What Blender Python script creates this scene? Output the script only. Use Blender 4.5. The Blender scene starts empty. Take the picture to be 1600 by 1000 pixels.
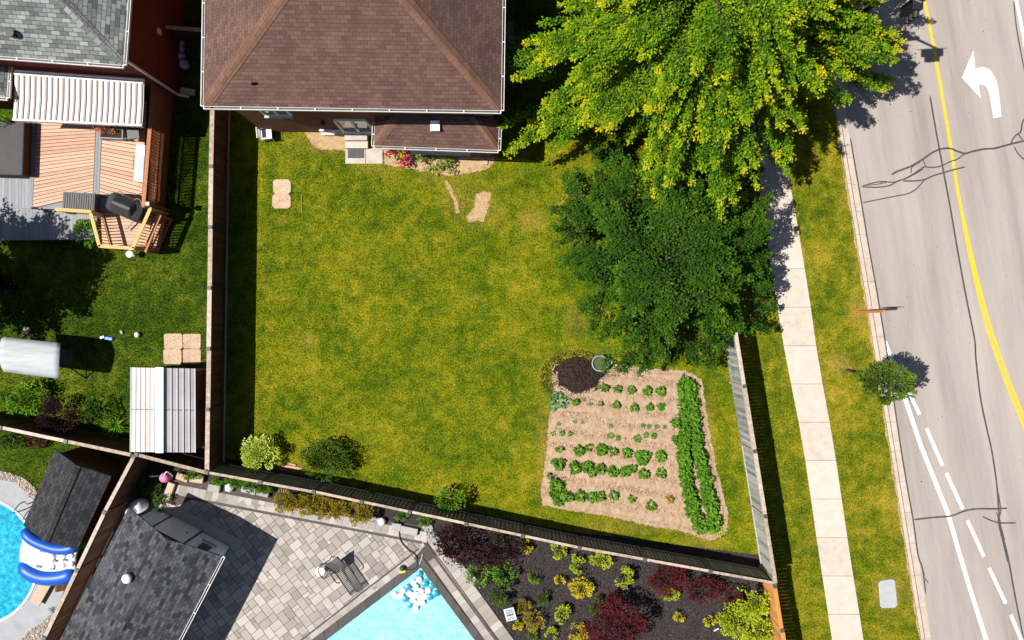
import bpy, math, random
import numpy as np
from mathutils import Vector, Matrix
R = math.radians
random.seed(7); rng = np.random.default_rng(11)
C = bpy.context.scene.collection
# ---------------------------------------------------------------- camera, sky, sun
CAMH = 36.0; S = 38.0                      # camera height (m), ground scale (photo px per m)
cam = bpy.data.cameras.new('camera'); camo = bpy.data.objects.new('camera', cam); C.objects.link(camo)
camo.location = (0, 0, CAMH); camo.rotation_euler = (0, 0, 0)
cam.sensor_width = 36; cam.lens = 36 * S * CAMH / 1600; cam.clip_end = 2000
bpy.context.scene.camera = camo
SX, SY = 0.60, 0.05                        # shadow offset per metre of height
w = bpy.data.worlds.new('World'); bpy.context.scene.world = w; w.use_nodes = True
sky = w.node_tree.nodes.new('ShaderNodeTexSky'); sky.sky_type = 'NISHITA'; sky.sun_disc = False
elev = math.atan(1 / math.hypot(SX, SY))
sky.sun_elevation = elev; sky.sun_rotation = math.atan2(-SX, -SY)
bg = w.node_tree.nodes['Background']; bg.inputs['Strength'].default_value = 0.05
w.node_tree.links.new(sky.outputs[0], bg.inputs['Color'])
sl = bpy.data.lights.new('sun', 'SUN'); sl.energy = 5.0; sl.angle = R(0.5); sl.color = (1, .955, .88)
so = bpy.data.objects.new('sun', sl); C.objects.link(so); so.location = (-20, 0, 40)
so.rotation_euler = Vector((SX, SY, -1)).to_track_quat('-Z', 'Y').to_euler()
vs = bpy.context.scene.view_settings
vs.view_transform = 'Standard'; vs.look = 'None'; vs.gamma = 1; vs.exposure = 0.60; vs.use_curve_mapping = False
try:
    cy = bpy.context.scene.cycles; cy.max_bounces = 6; cy.transparent_max_bounces = 8
except Exception: pass

# ---------------------------------------------------------------- helpers
def P(px, py, z=0.0):                      # a place in the photo, at height z, in metres
    k = (1 - z / CAMH) / S
    return Vector(((px - 800) * k, (500 - py) * k, z))
def rgb(r, g, b): return (r, g, b, 1)

def mat(name, cols, rough=.85, nscale=3., nw=.5, tw=.5, bump=0., bscale=30., stretch=None, rot=0., spec=.3,
        metal=0., coord='Object', detail=4., trans=0., sharp=False, vor=False):
    m = bpy.data.materials.new(name); m.use_nodes = True; nt = m.node_tree; L = nt.links
    b = nt.nodes['Principled BSDF']; b.inputs['Roughness'].default_value = rough
    b.inputs['Specular IOR Level'].default_value = spec; b.inputs['Metallic'].default_value = metal
    if coord == 'Object' or coord == 'UV': tc = nt.nodes.new('ShaderNodeTexCoord').outputs[coord]
    else: tc = nt.nodes.new('ShaderNodeNewGeometry').outputs['Position']
    mp = nt.nodes.new('ShaderNodeMapping'); mp.inputs['Rotation'].default_value = (0, 0, rot)
    if stretch: mp.inputs['Scale'].default_value = stretch
    mr = nt.nodes.new('ShaderNodeMapping'); mr.vector_type = 'POINT'; mr.inputs['Rotation'].default_value = (0, 0, rot)
    mp.inputs['Rotation'].default_value = (0, 0, 0)
    L.new(tc, mr.inputs[0]); L.new(mr.outputs[0], mp.inputs[0])
    n = nt.nodes.new('ShaderNodeTexNoise'); n.inputs['Scale'].default_value = nscale; n.inputs['Detail'].default_value = detail
    n.inputs['Roughness'].default_value = .65
    L.new(mp.outputs[0], n.inputs['Vector'])
    at = nt.nodes.new('ShaderNodeAttribute'); at.attribute_name = 'tone'
    a = nt.nodes.new('ShaderNodeMath'); a.operation = 'MULTIPLY_ADD'
    # noise recentred and widened
    a0 = nt.nodes.new('ShaderNodeMath'); a0.operation = 'MULTIPLY_ADD'; a0.inputs[1].default_value = 2.2; a0.inputs[2].default_value = -.6
    L.new(n.outputs['Fac'], a0.inputs[0])
    L.new(at.outputs['Fac'], a.inputs[0]); a.inputs[1].default_value = tw
    a1 = nt.nodes.new('ShaderNodeMath'); a1.operation = 'MULTIPLY'; a1.inputs[1].default_value = nw
    L.new(a0.outputs[0], a1.inputs[0]); L.new(a1.outputs[0], a.inputs[2])
    rp = nt.nodes.new('ShaderNodeValToRGB'); el = rp.color_ramp.elements
    el[0].color = rgb(*cols[0]); el[1].color = rgb(*cols[-1])
    for i in range(1, len(cols) - 1):
        e = el.new(i / (len(cols) - 1)); e.color = rgb(*cols[i])
    L.new(a.outputs[0], rp.inputs[0]); L.new(rp.outputs[0], b.inputs['Base Color'])
    if bump:
        nb = nt.nodes.new('ShaderNodeTexNoise'); nb.inputs['Scale'].default_value = bscale; nb.inputs['Detail'].default_value = 5
        L.new(mp.outputs[0] if stretch else tc, nb.inputs['Vector'])
        bp = nt.nodes.new('ShaderNodeBump'); bp.inputs['Strength'].default_value = 1; bp.inputs['Distance'].default_value = bump
        L.new(nb.outputs['Fac'], bp.inputs['Height']); L.new(bp.outputs[0], b.inputs['Normal'])
    if trans:
        t = nt.nodes.new('ShaderNodeBsdfTranslucent'); mx = nt.nodes.new('ShaderNodeMixShader'); mx.inputs[0].default_value = trans
        L.new(rp.outputs[0], t.inputs[0]); L.new(b.outputs[0], mx.inputs[1]); L.new(t.outputs[0], mx.inputs[2])
        L.new(mx.outputs[0], nt.nodes['Material Output'].inputs[0])
    return m

def brick_mat(name, c1, c2, cm, bw, bh, mortar, rough=.9, bump=.01, nscale=1.2, c3=None, bias=0., grain=.25, offs=.5):
    """UV based courses (uv in metres): shingles or bricks"""
    m = bpy.data.materials.new(name); m.use_nodes = True; nt = m.node_tree; L = nt.links
    b = nt.nodes['Principled BSDF']; b.inputs['Roughness'].default_value = rough; b.inputs['Specular IOR Level'].default_value = .2
    tc = nt.nodes.new('ShaderNodeTexCoord').outputs['UV']
    br = nt.nodes.new('ShaderNodeTexBrick'); L.new(tc, br.inputs[0])
    br.inputs['Scale'].default_value = 1; br.inputs['Brick Width'].default_value = bw; br.inputs['Row Height'].default_value = bh
    br.inputs['Mortar Size'].default_value = mortar; br.inputs['Mortar Smooth'].default_value = .2; br.inputs['Bias'].default_value = bias
    br.inputs['Color1'].default_value = rgb(*c1); br.inputs['Color2'].default_value = rgb(*c2); br.inputs['Mortar'].default_value = rgb(*cm)
    br.offset = offs
    n = nt.nodes.new('ShaderNodeTexNoise'); n.inputs['Scale'].default_value = nscale; n.inputs['Detail'].default_value = 6; n.inputs['Roughness'].default_value = .7
    L.new(tc, n.inputs[0])
    g = nt.nodes.new('ShaderNodeTexNoise'); g.inputs['Scale'].default_value = 55; g.inputs['Detail'].default_value = 3; L.new(tc, g.inputs[0])
    hs = nt.nodes.new('ShaderNodeMath'); hs.operation = 'MULTIPLY_ADD'; hs.inputs[1].default_value = .9; hs.inputs[2].default_value = .3
    L.new(n.outputs['Fac'], hs.inputs[0])
    h2 = nt.nodes.new('ShaderNodeMath'); h2.operation = 'MULTIPLY_ADD'; h2.inputs[1].default_value = grain * 4; L.new(g.outputs['Fac'], h2.inputs[0])
    L.new(hs.outputs[0], h2.inputs[2])
    h3 = nt.nodes.new('ShaderNodeMath'); h3.operation = 'SUBTRACT'; h3.inputs[1].default_value = grain * 2 - .25; L.new(h2.outputs[0], h3.inputs[0])
    mx = nt.nodes.new('ShaderNodeVectorMath'); mx.operation = 'SCALE'; L.new(br.outputs['Color'], mx.inputs[0]); L.new(h3.outputs[0], mx.inputs['Scale'])
    L.new(mx.outputs[0], b.inputs['Base Color'])
    bp = nt.nodes.new('ShaderNodeBump'); bp.inputs['Distance'].default_value = bump; bp.invert = True
    L.new(br.outputs['Fac'], bp.inputs['Height']); L.new(bp.outputs[0], b.inputs['Normal'])
    return m

def tag(o, label=None, cat=None, group=None, kind=None):
    if label: o['label'] = label
    if cat: o['category'] = cat
    if group: o['group'] = group
    if kind: o['kind'] = kind
    return o
def thing(name, label, cat, loc, group=None):
    o = bpy.data.objects.new(name, None); o.empty_display_size = .2; C.objects.link(o); o.location = loc
    WL[o.name] = Vector(loc); return tag(o, label, cat, group)
WL = {}
def worldloc(o): return WL.get(o.name, Vector((0, 0, 0))) if o is not None else Vector((0, 0, 0))

class MB:
    """collects primitives given in WORLD coordinates; build() makes one mesh object"""
    def __init__(s): s.v = []; s.f = []; s.t = []; s.uv = []; s.m = []; s.cm = 0
    def add(s, vs, fs, tone=None, uvs=None):
        o = len(s.v); tone = random.random() if tone is None else tone
        s.v += [tuple(x) for x in vs]; s.t += [tone] * len(vs)
        for i, f in enumerate(fs):
            s.f.append([o + k for k in f]); s.uv.append(uvs[i] if uvs else None); s.m.append(s.cm)
        return s
    def box(s, c, size, rz=0., tone=None, M=None):
        x, y, z = [a / 2 for a in size]
        vs = [Vector((a, b, d)) for d in (-z, z) for a, b in ((-x, -y), (x, -y), (x, y), (-x, y))]
        T = Matrix.Translation(c) @ (M if M is not None else Matrix.Rotation(rz, 4, 'Z'))
        return s.add([T @ v for v in vs], [(3, 2, 1, 0), (4, 5, 6, 7), (0, 1, 5, 4), (1, 2, 6, 5), (2, 3, 7, 6), (3, 0, 4, 7)], tone)
    def beam(s, a, b, wd, h, tone=None, up=Vector((0, 0, 1))):
        a, b = Vector(a), Vector(b); d = b - a; L = d.length
        if L < 1e-5: return s
        x = d / L; y = up.cross(x)
        if y.length < 1e-4: y = Vector((0, 1, 0)).cross(x)
        y.normalize(); z = x.cross(y)
        M = Matrix((x, y, z)).transposed().to_4x4()
        return s.box((a + b) / 2, (L, wd, h), tone=tone, M=M)
    def prism(s, poly, z0, z1, tone=None):
        n = len(poly); A = sum(poly[i][0] * poly[(i + 1) % n][1] - poly[(i + 1) % n][0] * poly[i][1] for i in range(n))
        if A < 0: poly = poly[::-1]
        vs = [(p[0], p[1], z0) for p in poly] + [(p[0], p[1], z1) for p in poly]
        return s.add(vs, [list(range(n - 1, -1, -1)), list(range(n, 2 * n))] + [(i, (i + 1) % n, n + (i + 1) % n, n + i) for i in range(n)], tone)
    def tube(s, pts, r, seg=8, tone=None, cap=True):
        pts = [Vector(p) for p in pts]; n = len(pts); rr = r if isinstance(r, (list, tuple)) else [r] * n
        vs = []; up = Vector((0, 0, 1)); prev = None
        for i, p in enumerate(pts):
            d = (pts[min(i + 1, n - 1)] - pts[max(i - 1, 0)])
            d = d.normalized() if d.length > 1e-9 else Vector((0, 0, 1))
            if prev is None:
                a = d.cross(up)
                if a.length < 1e-3: a = d.cross(Vector((1, 0, 0)))
            else: a = prev - d * prev.dot(d)
            a.normalize(); prev = a; b = d.cross(a)
            for k in range(seg):
                t = 2 * math.pi * k / seg; vs.append(p + (a * math.cos(t) + b * math.sin(t)) * rr[i])
        fs = [(i * seg + k, (i + 1) * seg + k, (i + 1) * seg + (k + 1) % seg, i * seg + (k + 1) % seg) for i in range(n - 1) for k in range(seg)]
        if cap: fs += [list(range(seg)), list(range((n - 1) * seg + seg - 1, (n - 1) * seg - 1, -1))]
        return s.add(vs, fs, tone)
    def lathe(s, c, prof, seg=20, tone=None, M=None):   # prof: (r,z) from bottom to top
        c = Vector(c); vs = []
        for r, z in prof:
            for k in range(seg):
                t = 2 * math.pi * k / seg; v = Vector((r * math.cos(t), r * math.sin(t), z))
                vs.append(c + (M @ v if M is not None else v))
        n = len(prof)
        fs = [(i * seg + k, i * seg + (k + 1) % seg, (i + 1) * seg + (k + 1) % seg, (i + 1) * seg + k) for i in range(n - 1) for k in range(seg)]
        fs += [list(range(seg - 1, -1, -1)), list(range((n - 1) * seg, n * seg))]
        return s.add(vs, fs, tone)
    def face(s, pts, udir=None, tone=None):
        pts = [Vector(p) for p in pts]
        nrm = (pts[1] - pts[0]).cross(pts[2] - pts[0])
        if udir is None: udir = pts[1] - pts[0]
        u = Vector(udir).normalized(); vv = nrm.normalized().cross(u)
        return s.add(pts, [list(range(len(pts)))], tone, [[(p.dot(u), p.dot(vv)) for p in pts]])
    def ribbon(s, pts, wd, tone=None, taper=False):
        pts = [Vector(p) for p in pts]; n = len(pts); vs = []
        for i, p in enumerate(pts):
            d = (pts[min(i + 1, n - 1)] - pts[max(i - 1, 0)]); d.z = 0; d.normalize()
            q = Vector((-d.y, d.x, 0)) * wd / 2 * (.45 if taper and i in (0, n - 1) else 1)
            vs += [p - q, p + q]
        return s.add(vs, [(2 * i, 2 * i + 2, 2 * i + 3, 2 * i + 1) for i in range(n - 1)], tone)
    def build(s, name, m, parent=None, smooth=False, bevel=0., kind=None):
        me = bpy.data.meshes.new(name); off = worldloc(parent) if parent is not None else Vector((0, 0, 0))
        org = off if parent is not None else Vector((0, 0, 0))
        me.from_pydata([(x - org.x, y - org.y, z - org.z) for x, y, z in s.v], [], s.f)
        at = me.attributes.new('tone', 'FLOAT', 'POINT'); at.data.foreach_set('value', np.array(s.t, dtype=np.float32))
        if any(u is not None for u in s.uv):
            ul = me.uv_layers.new(name='UVMap'); k = 0
            for f, u in zip(s.f, s.uv):
                for j in range(len(f)):
                    if u is not None: ul.data[k].uv = u[j]
                    k += 1
        ms = m if isinstance(m, (list, tuple)) else [m]
        for x in ms: me.materials.append(x)
        if len(ms) > 1:
            for p, i in zip(me.polygons, s.m): p.material_index = i
        if smooth:
            for p in me.polygons: p.use_smooth = True
        me.update(); o = bpy.data.objects.new(name, me); C.objects.link(o)
        if parent is not None: o.parent = parent; WL[o.name] = org
        if bevel:
            bv = o.modifiers.new('bevel', 'BEVEL'); bv.width = bevel; bv.segments = 2; bv.limit_method = 'ANGLE'
        if kind: o['kind'] = kind
        return o
def base_to(o, loc):       # move a single-mesh thing's origin to its base
    loc = Vector(loc); o.data.transform(Matrix.Translation(-loc)); o.location = loc; WL[o.name] = loc; return o

def scatter(name, tv, tf, pts, scl, mats, tone, m, parent=None, kind=None):
    """one mesh of many copies of a small template; mats (N,3,3) rotation"""
    tv = np.asarray(tv, dtype=np.float32); tf = np.asarray(tf); N = len(pts); K = len(tv)
    scl = np.asarray(scl, dtype=np.float32)
    if scl.ndim == 1: scl = scl[:, None].repeat(3, 1)
    V = tv[None] * scl[:, None, :]
    V = np.einsum('nij,nkj->nki', mats, V) + np.asarray(pts)[:, None, :]
    if parent is not None: V = V - np.array(worldloc(parent))[None, None]
    F = (tf[None] + (np.arange(N) * K)[:, None, None]).reshape(-1, tf.shape[1])
    me = bpy.data.meshes.new(name); me.vertices.add(N * K); me.vertices.foreach_set('co', V.astype(np.float32).ravel())
    me.loops.add(F.size); me.loops.foreach_set('vertex_index', F.astype(np.int32).ravel())
    me.polygons.add(len(F)); me.polygons.foreach_set('loop_start', (np.arange(len(F)) * tf.shape[1]).astype(np.int32))
    at = me.attributes.new('tone', 'FLOAT', 'POINT'); at.data.foreach_set('value', np.repeat(np.asarray(tone, dtype=np.float32), K))
    me.materials.append(m); me.update(calc_edges=True)
    o = bpy.data.objects.new(name, me); C.objects.link(o)
    if parent is not None: o.parent = parent; WL[o.name] = worldloc(parent)
    if kind: o['kind'] = kind
    return o
def frames(d, n):          # rotation matrices: local y -> d, local z ~ n
    d = d / (np.linalg.norm(d, axis=1, keepdims=True) + 1e-9)
    x = np.cross(d, n); x /= (np.linalg.norm(x, axis=1, keepdims=True) + 1e-9)
    z = np.cross(x, d)
    return np.stack([x, d, z], axis=2)
LEAF_V = [(0, 0, 0), (.36, .45, .05), (0, 1, -.08), (-.36, .45, .05)]; LEAF_F = [(0, 1, 2, 3)]
BLADE_V = [(-.5, 0, 0), (.5, 0, 0), (0, 1, 0)]; BLADE_F = [(0, 1, 2)]
OCT_V = [(1, 0, 0), (0, 1, 0), (-1, 0, 0), (0, -1, 0), (0, 0, .7), (0, 0, -.7)]
OCT_F = [(0, 1, 4), (1, 2, 4), (2, 3, 4), (3, 0, 4), (1, 0, 5), (2, 1, 5), (3, 2, 5), (0, 3, 5)]
def leaves(name, m, pts, dirs, size, tone, parent=None, up=.8, kind=None, wid=1.):
    N = len(pts); n = rng.normal(size=(N, 3)) * .55; n[:, 2] += up
    sc = np.stack([size * wid, size, size], 1)
    return scatter(name, LEAF_V, LEAF_F, pts, sc, frames(dirs, n), tone, m, parent, kind)
def rotz_mats(N, tilt=0.):
    d = rng.normal(size=(N, 3)); d[:, 2] *= tilt; n = rng.normal(size=(N, 3)) * tilt; n[:, 2] += 1
    return frames(d, n)
def inpoly(x, y, poly):
    c = np.zeros(len(x), bool); n = len(poly); j = n - 1
    for i in range(n):
        xi, yi = poly[i][0], poly[i][1]; xj, yj = poly[j][0], poly[j][1]
        t = ((yi > y) != (yj > y)) & (x < (xj - xi) * (y - yi) / (yj - yi + 1e-12) + xi); c ^= t; j = i
    return c
def pts_in(poly, N):
    a = np.array([(p[0], p[1]) for p in poly]); lo, hi = a.min(0), a.max(0)
    ar = abs(sum(a[i][0] * a[(i + 1) % len(a)][1] - a[(i + 1) % len(a)][0] * a[i][1] for i in range(len(a)))) / 2
    M = int(N * (hi - lo).prod() / ar * 1.02) + 10
    q = rng.random((M, 2)) * (hi - lo) + lo
    return q[inpoly(q[:, 0], q[:, 1], poly)]
def area(poly):
    n = len(poly); return abs(sum(poly[i][0] * poly[(i + 1) % n][1] - poly[(i + 1) % n][0] * poly[i][1] for i in range(n))) / 2
def G(*pp, z=0.): return [P(a, b, z) for a, b in pp]
def rough_poly(poly, amp=.06, step=.12, seed=1):  # wobbly outline
    r = random.Random(seed); out = []; n = len(poly)
    for i in range(n):
        a, b = Vector(poly[i]), Vector(poly[(i + 1) % n]); k = max(1, int((b - a).length / step))
        for j in range(k):
            p = a.lerp(b, j / k); out.append(Vector((p.x + r.gauss(0, amp), p.y + r.gauss(0, amp), p.z)))
    return out
def smooth_path(pts, n=6):
    pts = [Vector(p) for p in pts]; out = []
    for i in range(len(pts) - 1):
        p0, p1, p2, p3 = pts[max(i - 1, 0)], pts[i], pts[i + 1], pts[min(i + 2, len(pts) - 1)]
        for k in range(n):
            t = k / n
            out.append(.5 * ((2 * p1) + (p2 - p0) * t + (2 * p0 - 5 * p1 + 4 * p2 - p3) * t * t + (3 * p1 - p0 - 3 * p2 + p3) * t ** 3))
    return out + [pts[-1]]
def struct(name, poly, z0, z1, m, rough=0.):
    o = MB().prism([(p[0], p[1]) for p in poly], z0, z1, .5).build(name, m); o['kind'] = 'structure'; return o

# ---------------------------------------------------------------- materials
def grass_mat(name, lush, mid, dry, dryness=.5, seed=0., dark=None, bscale=1., worn=()):
    m = bpy.data.materials.new(name); m.use_nodes = True; nt = m.node_tree; L = nt.links
    b = nt.nodes['Principled BSDF']; b.inputs['Roughness'].default_value = .9; b.inputs['Specular IOR Level'].default_value = .1
    g = nt.nodes.new('ShaderNodeNewGeometry').outputs['Position']
    def noise(sc, det, off):
        mp = nt.nodes.new('ShaderNodeMapping'); mp.inputs['Location'].default_value = (off + seed, off * 2, 0); L.new(g, mp.inputs[0])
        n = nt.nodes.new('ShaderNodeTexNoise'); n.inputs['Scale'].default_value = sc; n.inputs['Detail'].default_value = det
        n.inputs['Roughness'].default_value = .6; L.new(mp.outputs[0], n.inputs[0]); return n.outputs['Fac']
    def ma(op, a, bb, c=None):
        k = nt.nodes.new('ShaderNodeMath'); k.operation = op
        for i, x in enumerate((a, bb, c)):
            if x is None: continue
            if isinstance(x, (int, float)): k.inputs[i].default_value = x
            else: L.new(x, k.inputs[i])
        return k.outputs[0]
    at = nt.nodes.new('ShaderNodeAttribute'); at.attribute_name = 'tone'
    f = ma('MULTIPLY_ADD', noise(.42, 3, 3.), 1.5 * bscale, -.75 * bscale)
    f = ma('ADD', f, ma('MULTIPLY_ADD', noise(2.3, 5, 11.), 1.5 * bscale, -.75 * bscale))
    f = ma('ADD', f, ma('MULTIPLY_ADD', noise(15, 5, 5.), 1.7, -.85))
    f = ma('ADD', f, ma('MULTIPLY_ADD', at.outputs['Fac'], .8, -.4))
    f = ma('ADD', f, dryness)
    rp = nt.nodes.new('ShaderNodeValToRGB'); el = rp.color_ramp.elements
    cols = [tuple(x * .55 for x in lush), lush, mid, dry, tuple(min(1, x * 1.25) for x in dry)]
    if dark: cols[0] = dark
    pos = [0, .28, .55, .82, 1]
    el[0].color = rgb(*cols[0]); el[1].color = rgb(*cols[4])
    for c_, p_ in list(zip(cols, pos))[1:4]:
        e = el.new(p_); e.color = rgb(*c_)
    L.new(f, rp.inputs[0]); col = rp.outputs[0]
    if worn:      # thin, worn spots where soil and straw show between the blades
        acc = None; sx = nt.nodes.new('ShaderNodeSeparateXYZ'); L.new(g, sx.inputs[0])
        for px_, py_, rx_, ry_, k_ in worn:
            c_ = P(px_, py_); dx = ma('MULTIPLY', ma('SUBTRACT', sx.outputs[0], c_.x), S / rx_); dy = ma('MULTIPLY', ma('SUBTRACT', sx.outputs[1], c_.y), S / ry_)
            d_ = ma('SQRT', ma('ADD', ma('MULTIPLY', dx, dx), ma('MULTIPLY', dy, dy)), 0.)
            v_ = ma('MULTIPLY', ma('MAXIMUM', ma('SUBTRACT', 1.15, d_), 0.), k_); acc = v_ if acc is None else ma('MAXIMUM', acc, v_)
        nz = ma('MULTIPLY_ADD', noise(7, 5, 2.), 2.6, -.75); acc = ma('MULTIPLY', acc, nz); acc = ma('MINIMUM', ma('MAXIMUM', acc, 0.), .9)
        mxc = nt.nodes.new('ShaderNodeMix'); mxc.data_type = 'RGBA'; mxc.inputs[7].default_value = rgb(.36, .215, .05); L.new(col, mxc.inputs[6]); L.new(acc, mxc.inputs[0]); col = mxc.outputs[2]
    L.new(col, b.inputs['Base Color'])
    bp = nt.nodes.new('ShaderNodeBump'); bp.inputs['Distance'].default_value = .05; L.new(noise(24, 5, 1.), bp.inputs['Height'])
    L.new(bp.outputs[0], b.inputs['Normal'])
    return m
M = {}
M['grass'] = grass_mat('lawn_grass', (.058, .104, .002), (.150, .172, .003), (.27, .215, .012), .46, bscale=.75, worn=[(829, 345, 26, 20, .9), (697, 768, 20, 15, 1.), (484, 532, 15, 13, .7), (750, 322, 46, 40, .55), (708, 308, 24, 36, .5), (505, 222, 60, 26, .6), (590, 262, 40, 16, .5), (700, 272, 60, 18, .6), (850, 700, 16, 100, .6), (905, 560, 60, 18, .5), (1100, 840, 40, 22, .7), (990, 822, 110, 14, .5), (742, 466, 10, 8, .6), (890, 330, 24, 50, .45), (900, 500, 22, 30, .5), (1110, 690, 12, 90, .5), (440, 345, 14, 12, .3)])
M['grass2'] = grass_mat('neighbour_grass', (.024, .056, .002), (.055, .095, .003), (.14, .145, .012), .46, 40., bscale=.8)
M['grass3'] = grass_mat('verge_grass', (.064, .105, .003), (.165, .170, .005), (.31, .22, .022), .48, 80., bscale=.8, worn=[(1346, 486, 28, 26, 1.), (1312, 568, 24, 20, 1.), (1388, 928, 28, 34, .9), (1370, 560, 18, 60, .6), (1404, 760, 16, 90, .7), (1345, 400, 16, 70, .7), (1426, 900, 14, 80, .7), (1325, 290, 14, 60, .6), (1250, 420, 10, 60, .3)])
M['dirt'] = mat('dry_soil', [(.26, .165, .08), (.38, .26, .14), (.47, .33, .20)], .95, 5, 1, 0, .03, 14, coord='P', detail=8)
M['soilplot'] = mat('garden_soil', [(.22, .145, .09), (.34, .235, .155), (.44, .32, .225)], .95, 4, .8, .3, .05, 9, coord='P', detail=9)
M['clod'] = mat('soil_clod', [(.25, .155, .09), (.45, .30, .19)], .95, 6, .3, .7)
M['compost'] = mat('compost', [(.012, .007, .005), (.032, .020, .014), (.06, .04, .028)], .95, 12, .6, .4, .03, 30)
M['mulch'] = mat('black_mulch', [(.010, .008, .008), (.030, .024, .024), (.07, .055, .052)], .9, 18, .7, .3, .03, 40)
M['chip'] = mat('mulch_chip', [(.010, .008, .009), (.04, .032, .032), (.11, .085, .078)], .9, 3, .1, .9)
M['road'] = mat('worn_asphalt', [(.22, .19, .17), (.30, .263, .24), (.36, .318, .29)], .9, 1.1, 1, 0, .006, 90, stretch=(1, .09, 1), rot=R(-9), coord='P', detail=7, spec=.2)
M['concrete'] = mat('pale_concrete', [(.34, .29, .245), (.46, .40, .34), (.54, .475, .41)], .9, 2.5, .65, .5, .003, 80, coord='P', detail=8)
M['kerb'] = mat('kerb_concrete', [(.34, .28, .23), (.43, .36, .30), (.50, .425, .36)], .9, 3, .9, .2, .003, 80, coord='P', detail=8)
M['seal'] = mat('crack_sealant', [(.035, .033, .035), (.085, .08, .08)], .6, 6, 1, 0, coord='P')
M['white_paint'] = mat('road_paint_white', [(.62, .62, .61), (.80, .80, .79)], .6, 9, 1, 0, coord='P', detail=8)
M['yellow_paint'] = mat('road_paint_yellow', [(.62, .34, .02), (.80, .47, .02)], .6, 9, 1, 0, coord='P', detail=8)
M['shingle'] = brick_mat('brown_shingles', (.088, .048, .040), (.128, .074, .062), (.062, .033, .028), .24, .135, .004, bump=.009, nscale=1.1, grain=.22)
M['shingle_cap'] = brick_mat('brown_hip_caps', (.125, .066, .046), (.155, .084, .058), (.09, .045, .034), .30, .20, .005, bump=.008, grain=.2)
M['grey_shingle'] = brick_mat('grey_shingles', (.085, .095, .095), (.27, .285, .275), (.045, .05, .05), .30, .145, .007, bump=.015, nscale=2, grain=.15)
M['grey_cap'] = brick_mat('grey_hip_caps', (.11, .115, .115), (.25, .26, .25), (.05, .05, .05), .25, .2, .008, bump=.015, grain=.12)
M['black_shingle'] = brick_mat('charcoal_shingles', (.018, .019, .023), (.085, .088, .100), (.012, .012, .014), .23, .13, .004, bump=.012, nscale=5, grain=.14)
M['dark_shingle'] = brick_mat('black_shingles', (.020, .020, .023), (.046, .047, .050), (.010, .010, .011), .25, .14, .006, bump=.015, nscale=2, grain=.14)
M['brick'] = brick_mat('red_brick', (.15, .035, .018), (.22, .06, .03), (.17, .13, .10), .22, .075, .010, bump=.006, nscale=1.5, grain=.1)
M['brick2'] = brick_mat('dark_red_brick', (.16, .028, .014), (.20, .04, .02), (.10, .04, .03), .22, .075, .006, bump=.006, nscale=1.5, grain=.1)
M['white_metal'] = mat('white_metal', [(.62, .60, .58), (.75, .73, .71)], .45, 4, .8, .2, spec=.4)
M['white_plastic'] = mat('white_plastic', [(.70, .70, .70), (.80, .80, .80)], .4, 4, .5, .5, spec=.5)
M['soffit'] = mat('soffit', [(.25, .2, .17), (.3, .25, .2)], .8)
M['glass'] = mat('window_glass', [(.03, .05, .07), (.05, .08, .10)], .05, 2, .5, .5, spec=1.)
M['black'] = mat('black_metal', [(.008, .008, .009), (.02, .02, .022)], .4, 6, .6, .3, spec=.5)
M['tubcover'] = mat('hot_tub_cover', [(.022, .022, .024), (.04, .04, .043)], .6, 3, .7, .3)
M['slidevinyl'] = mat('slide_vinyl', [(.42, .43, .50), (.56, .57, .62)], .5, 3, .8, .2)
M['tar'] = mat('black_cover', [(.012, .013, .014), (.035, .036, .038)], .55, 3, .8, .2, .01, 6, spec=.4)
M['dgrey'] = mat('dark_grey_plastic', [(.045, .045, .047), (.075, .075, .078)], .5, 4, .6, .4)
M['cap_wood'] = mat('fence_cap_wood', [(.17, .12, .09), (.36, .28, .22), (.54, .48, .42)], .85, 2.5, .7, .4, .004, 20, stretch=(3, 3, 3), detail=8)
M['brown_wood'] = mat('brown_stained_board', [(.035, .014, .006), (.085, .036, .014), (.14, .065, .025)], .85, 5, .5, .6, .004, 20, stretch=(4, 4, .6))
M['grey_wood'] = mat('weathered_board', [(.04, .04, .035), (.25, .265, .245), (.46, .45, .40)], .9, 4, .55, .55, .006, 20, stretch=(5, 5, .5), detail=8)
M['grey_cap_wood'] = mat('weathered_cap', [(.15, .10, .08), (.36, .28, .22), (.50, .42, .35)], .9, 6, .8, .3, .006, 20, detail=8)
M['green_wood'] = mat('dull_olive_board', [(.07, .07, .05), (.14, .135, .10), (.22, .20, .14)], .9, 4, .5, .6, .006, 20, stretch=(5, 5, .5))  # dull olive grey boards, darker than the weathered ones
M['orange_wood'] = mat('new_cedar', [(.35, .13, .03), (.52, .22, .06), (.60, .32, .12)], .8, 5, .5, .6, .004, 20, stretch=(5, 5, .5))
M['tan_wood'] = mat('tan_rail_wood', [(.50, .29, .10), (.66, .43, .19)], .8, 6, .6, .4)
M['rail_wood'] = mat('orange_brown_rail', [(.28, .10, .04), (.40, .17, .08)], .7, 6, .6, .4)
M['deck'] = mat('composite_deck', [(.36, .21, .14), (.48, .30, .21), (.55, .37, .27)], .75, 4, .5, .55, stretch=(.6, 5, 5))
M['greydeck'] = mat('grey_deck', [(.17, .18, .20), (.24, .25, .27), (.30, .31, .33)], .8, 4, .5, .55, stretch=(5, .6, 5))
M['paver'] = mat('patio_paver', [(.165, .145, .13), (.265, .235, .212), (.325, .292, .265), (.40, .362, .328)], .9, 1.6, .35, .85, .004, 60, coord='P', detail=7)
M['joint'] = mat('paver_joint', [(.05, .042, .036), (.09, .075, .065)], .95, 8, .8, .2)
M['coping'] = mat('dark_coping', [(.045, .043, .042), (.085, .08, .078)], .85, 5, .6, .5, .003, 60)
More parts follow.
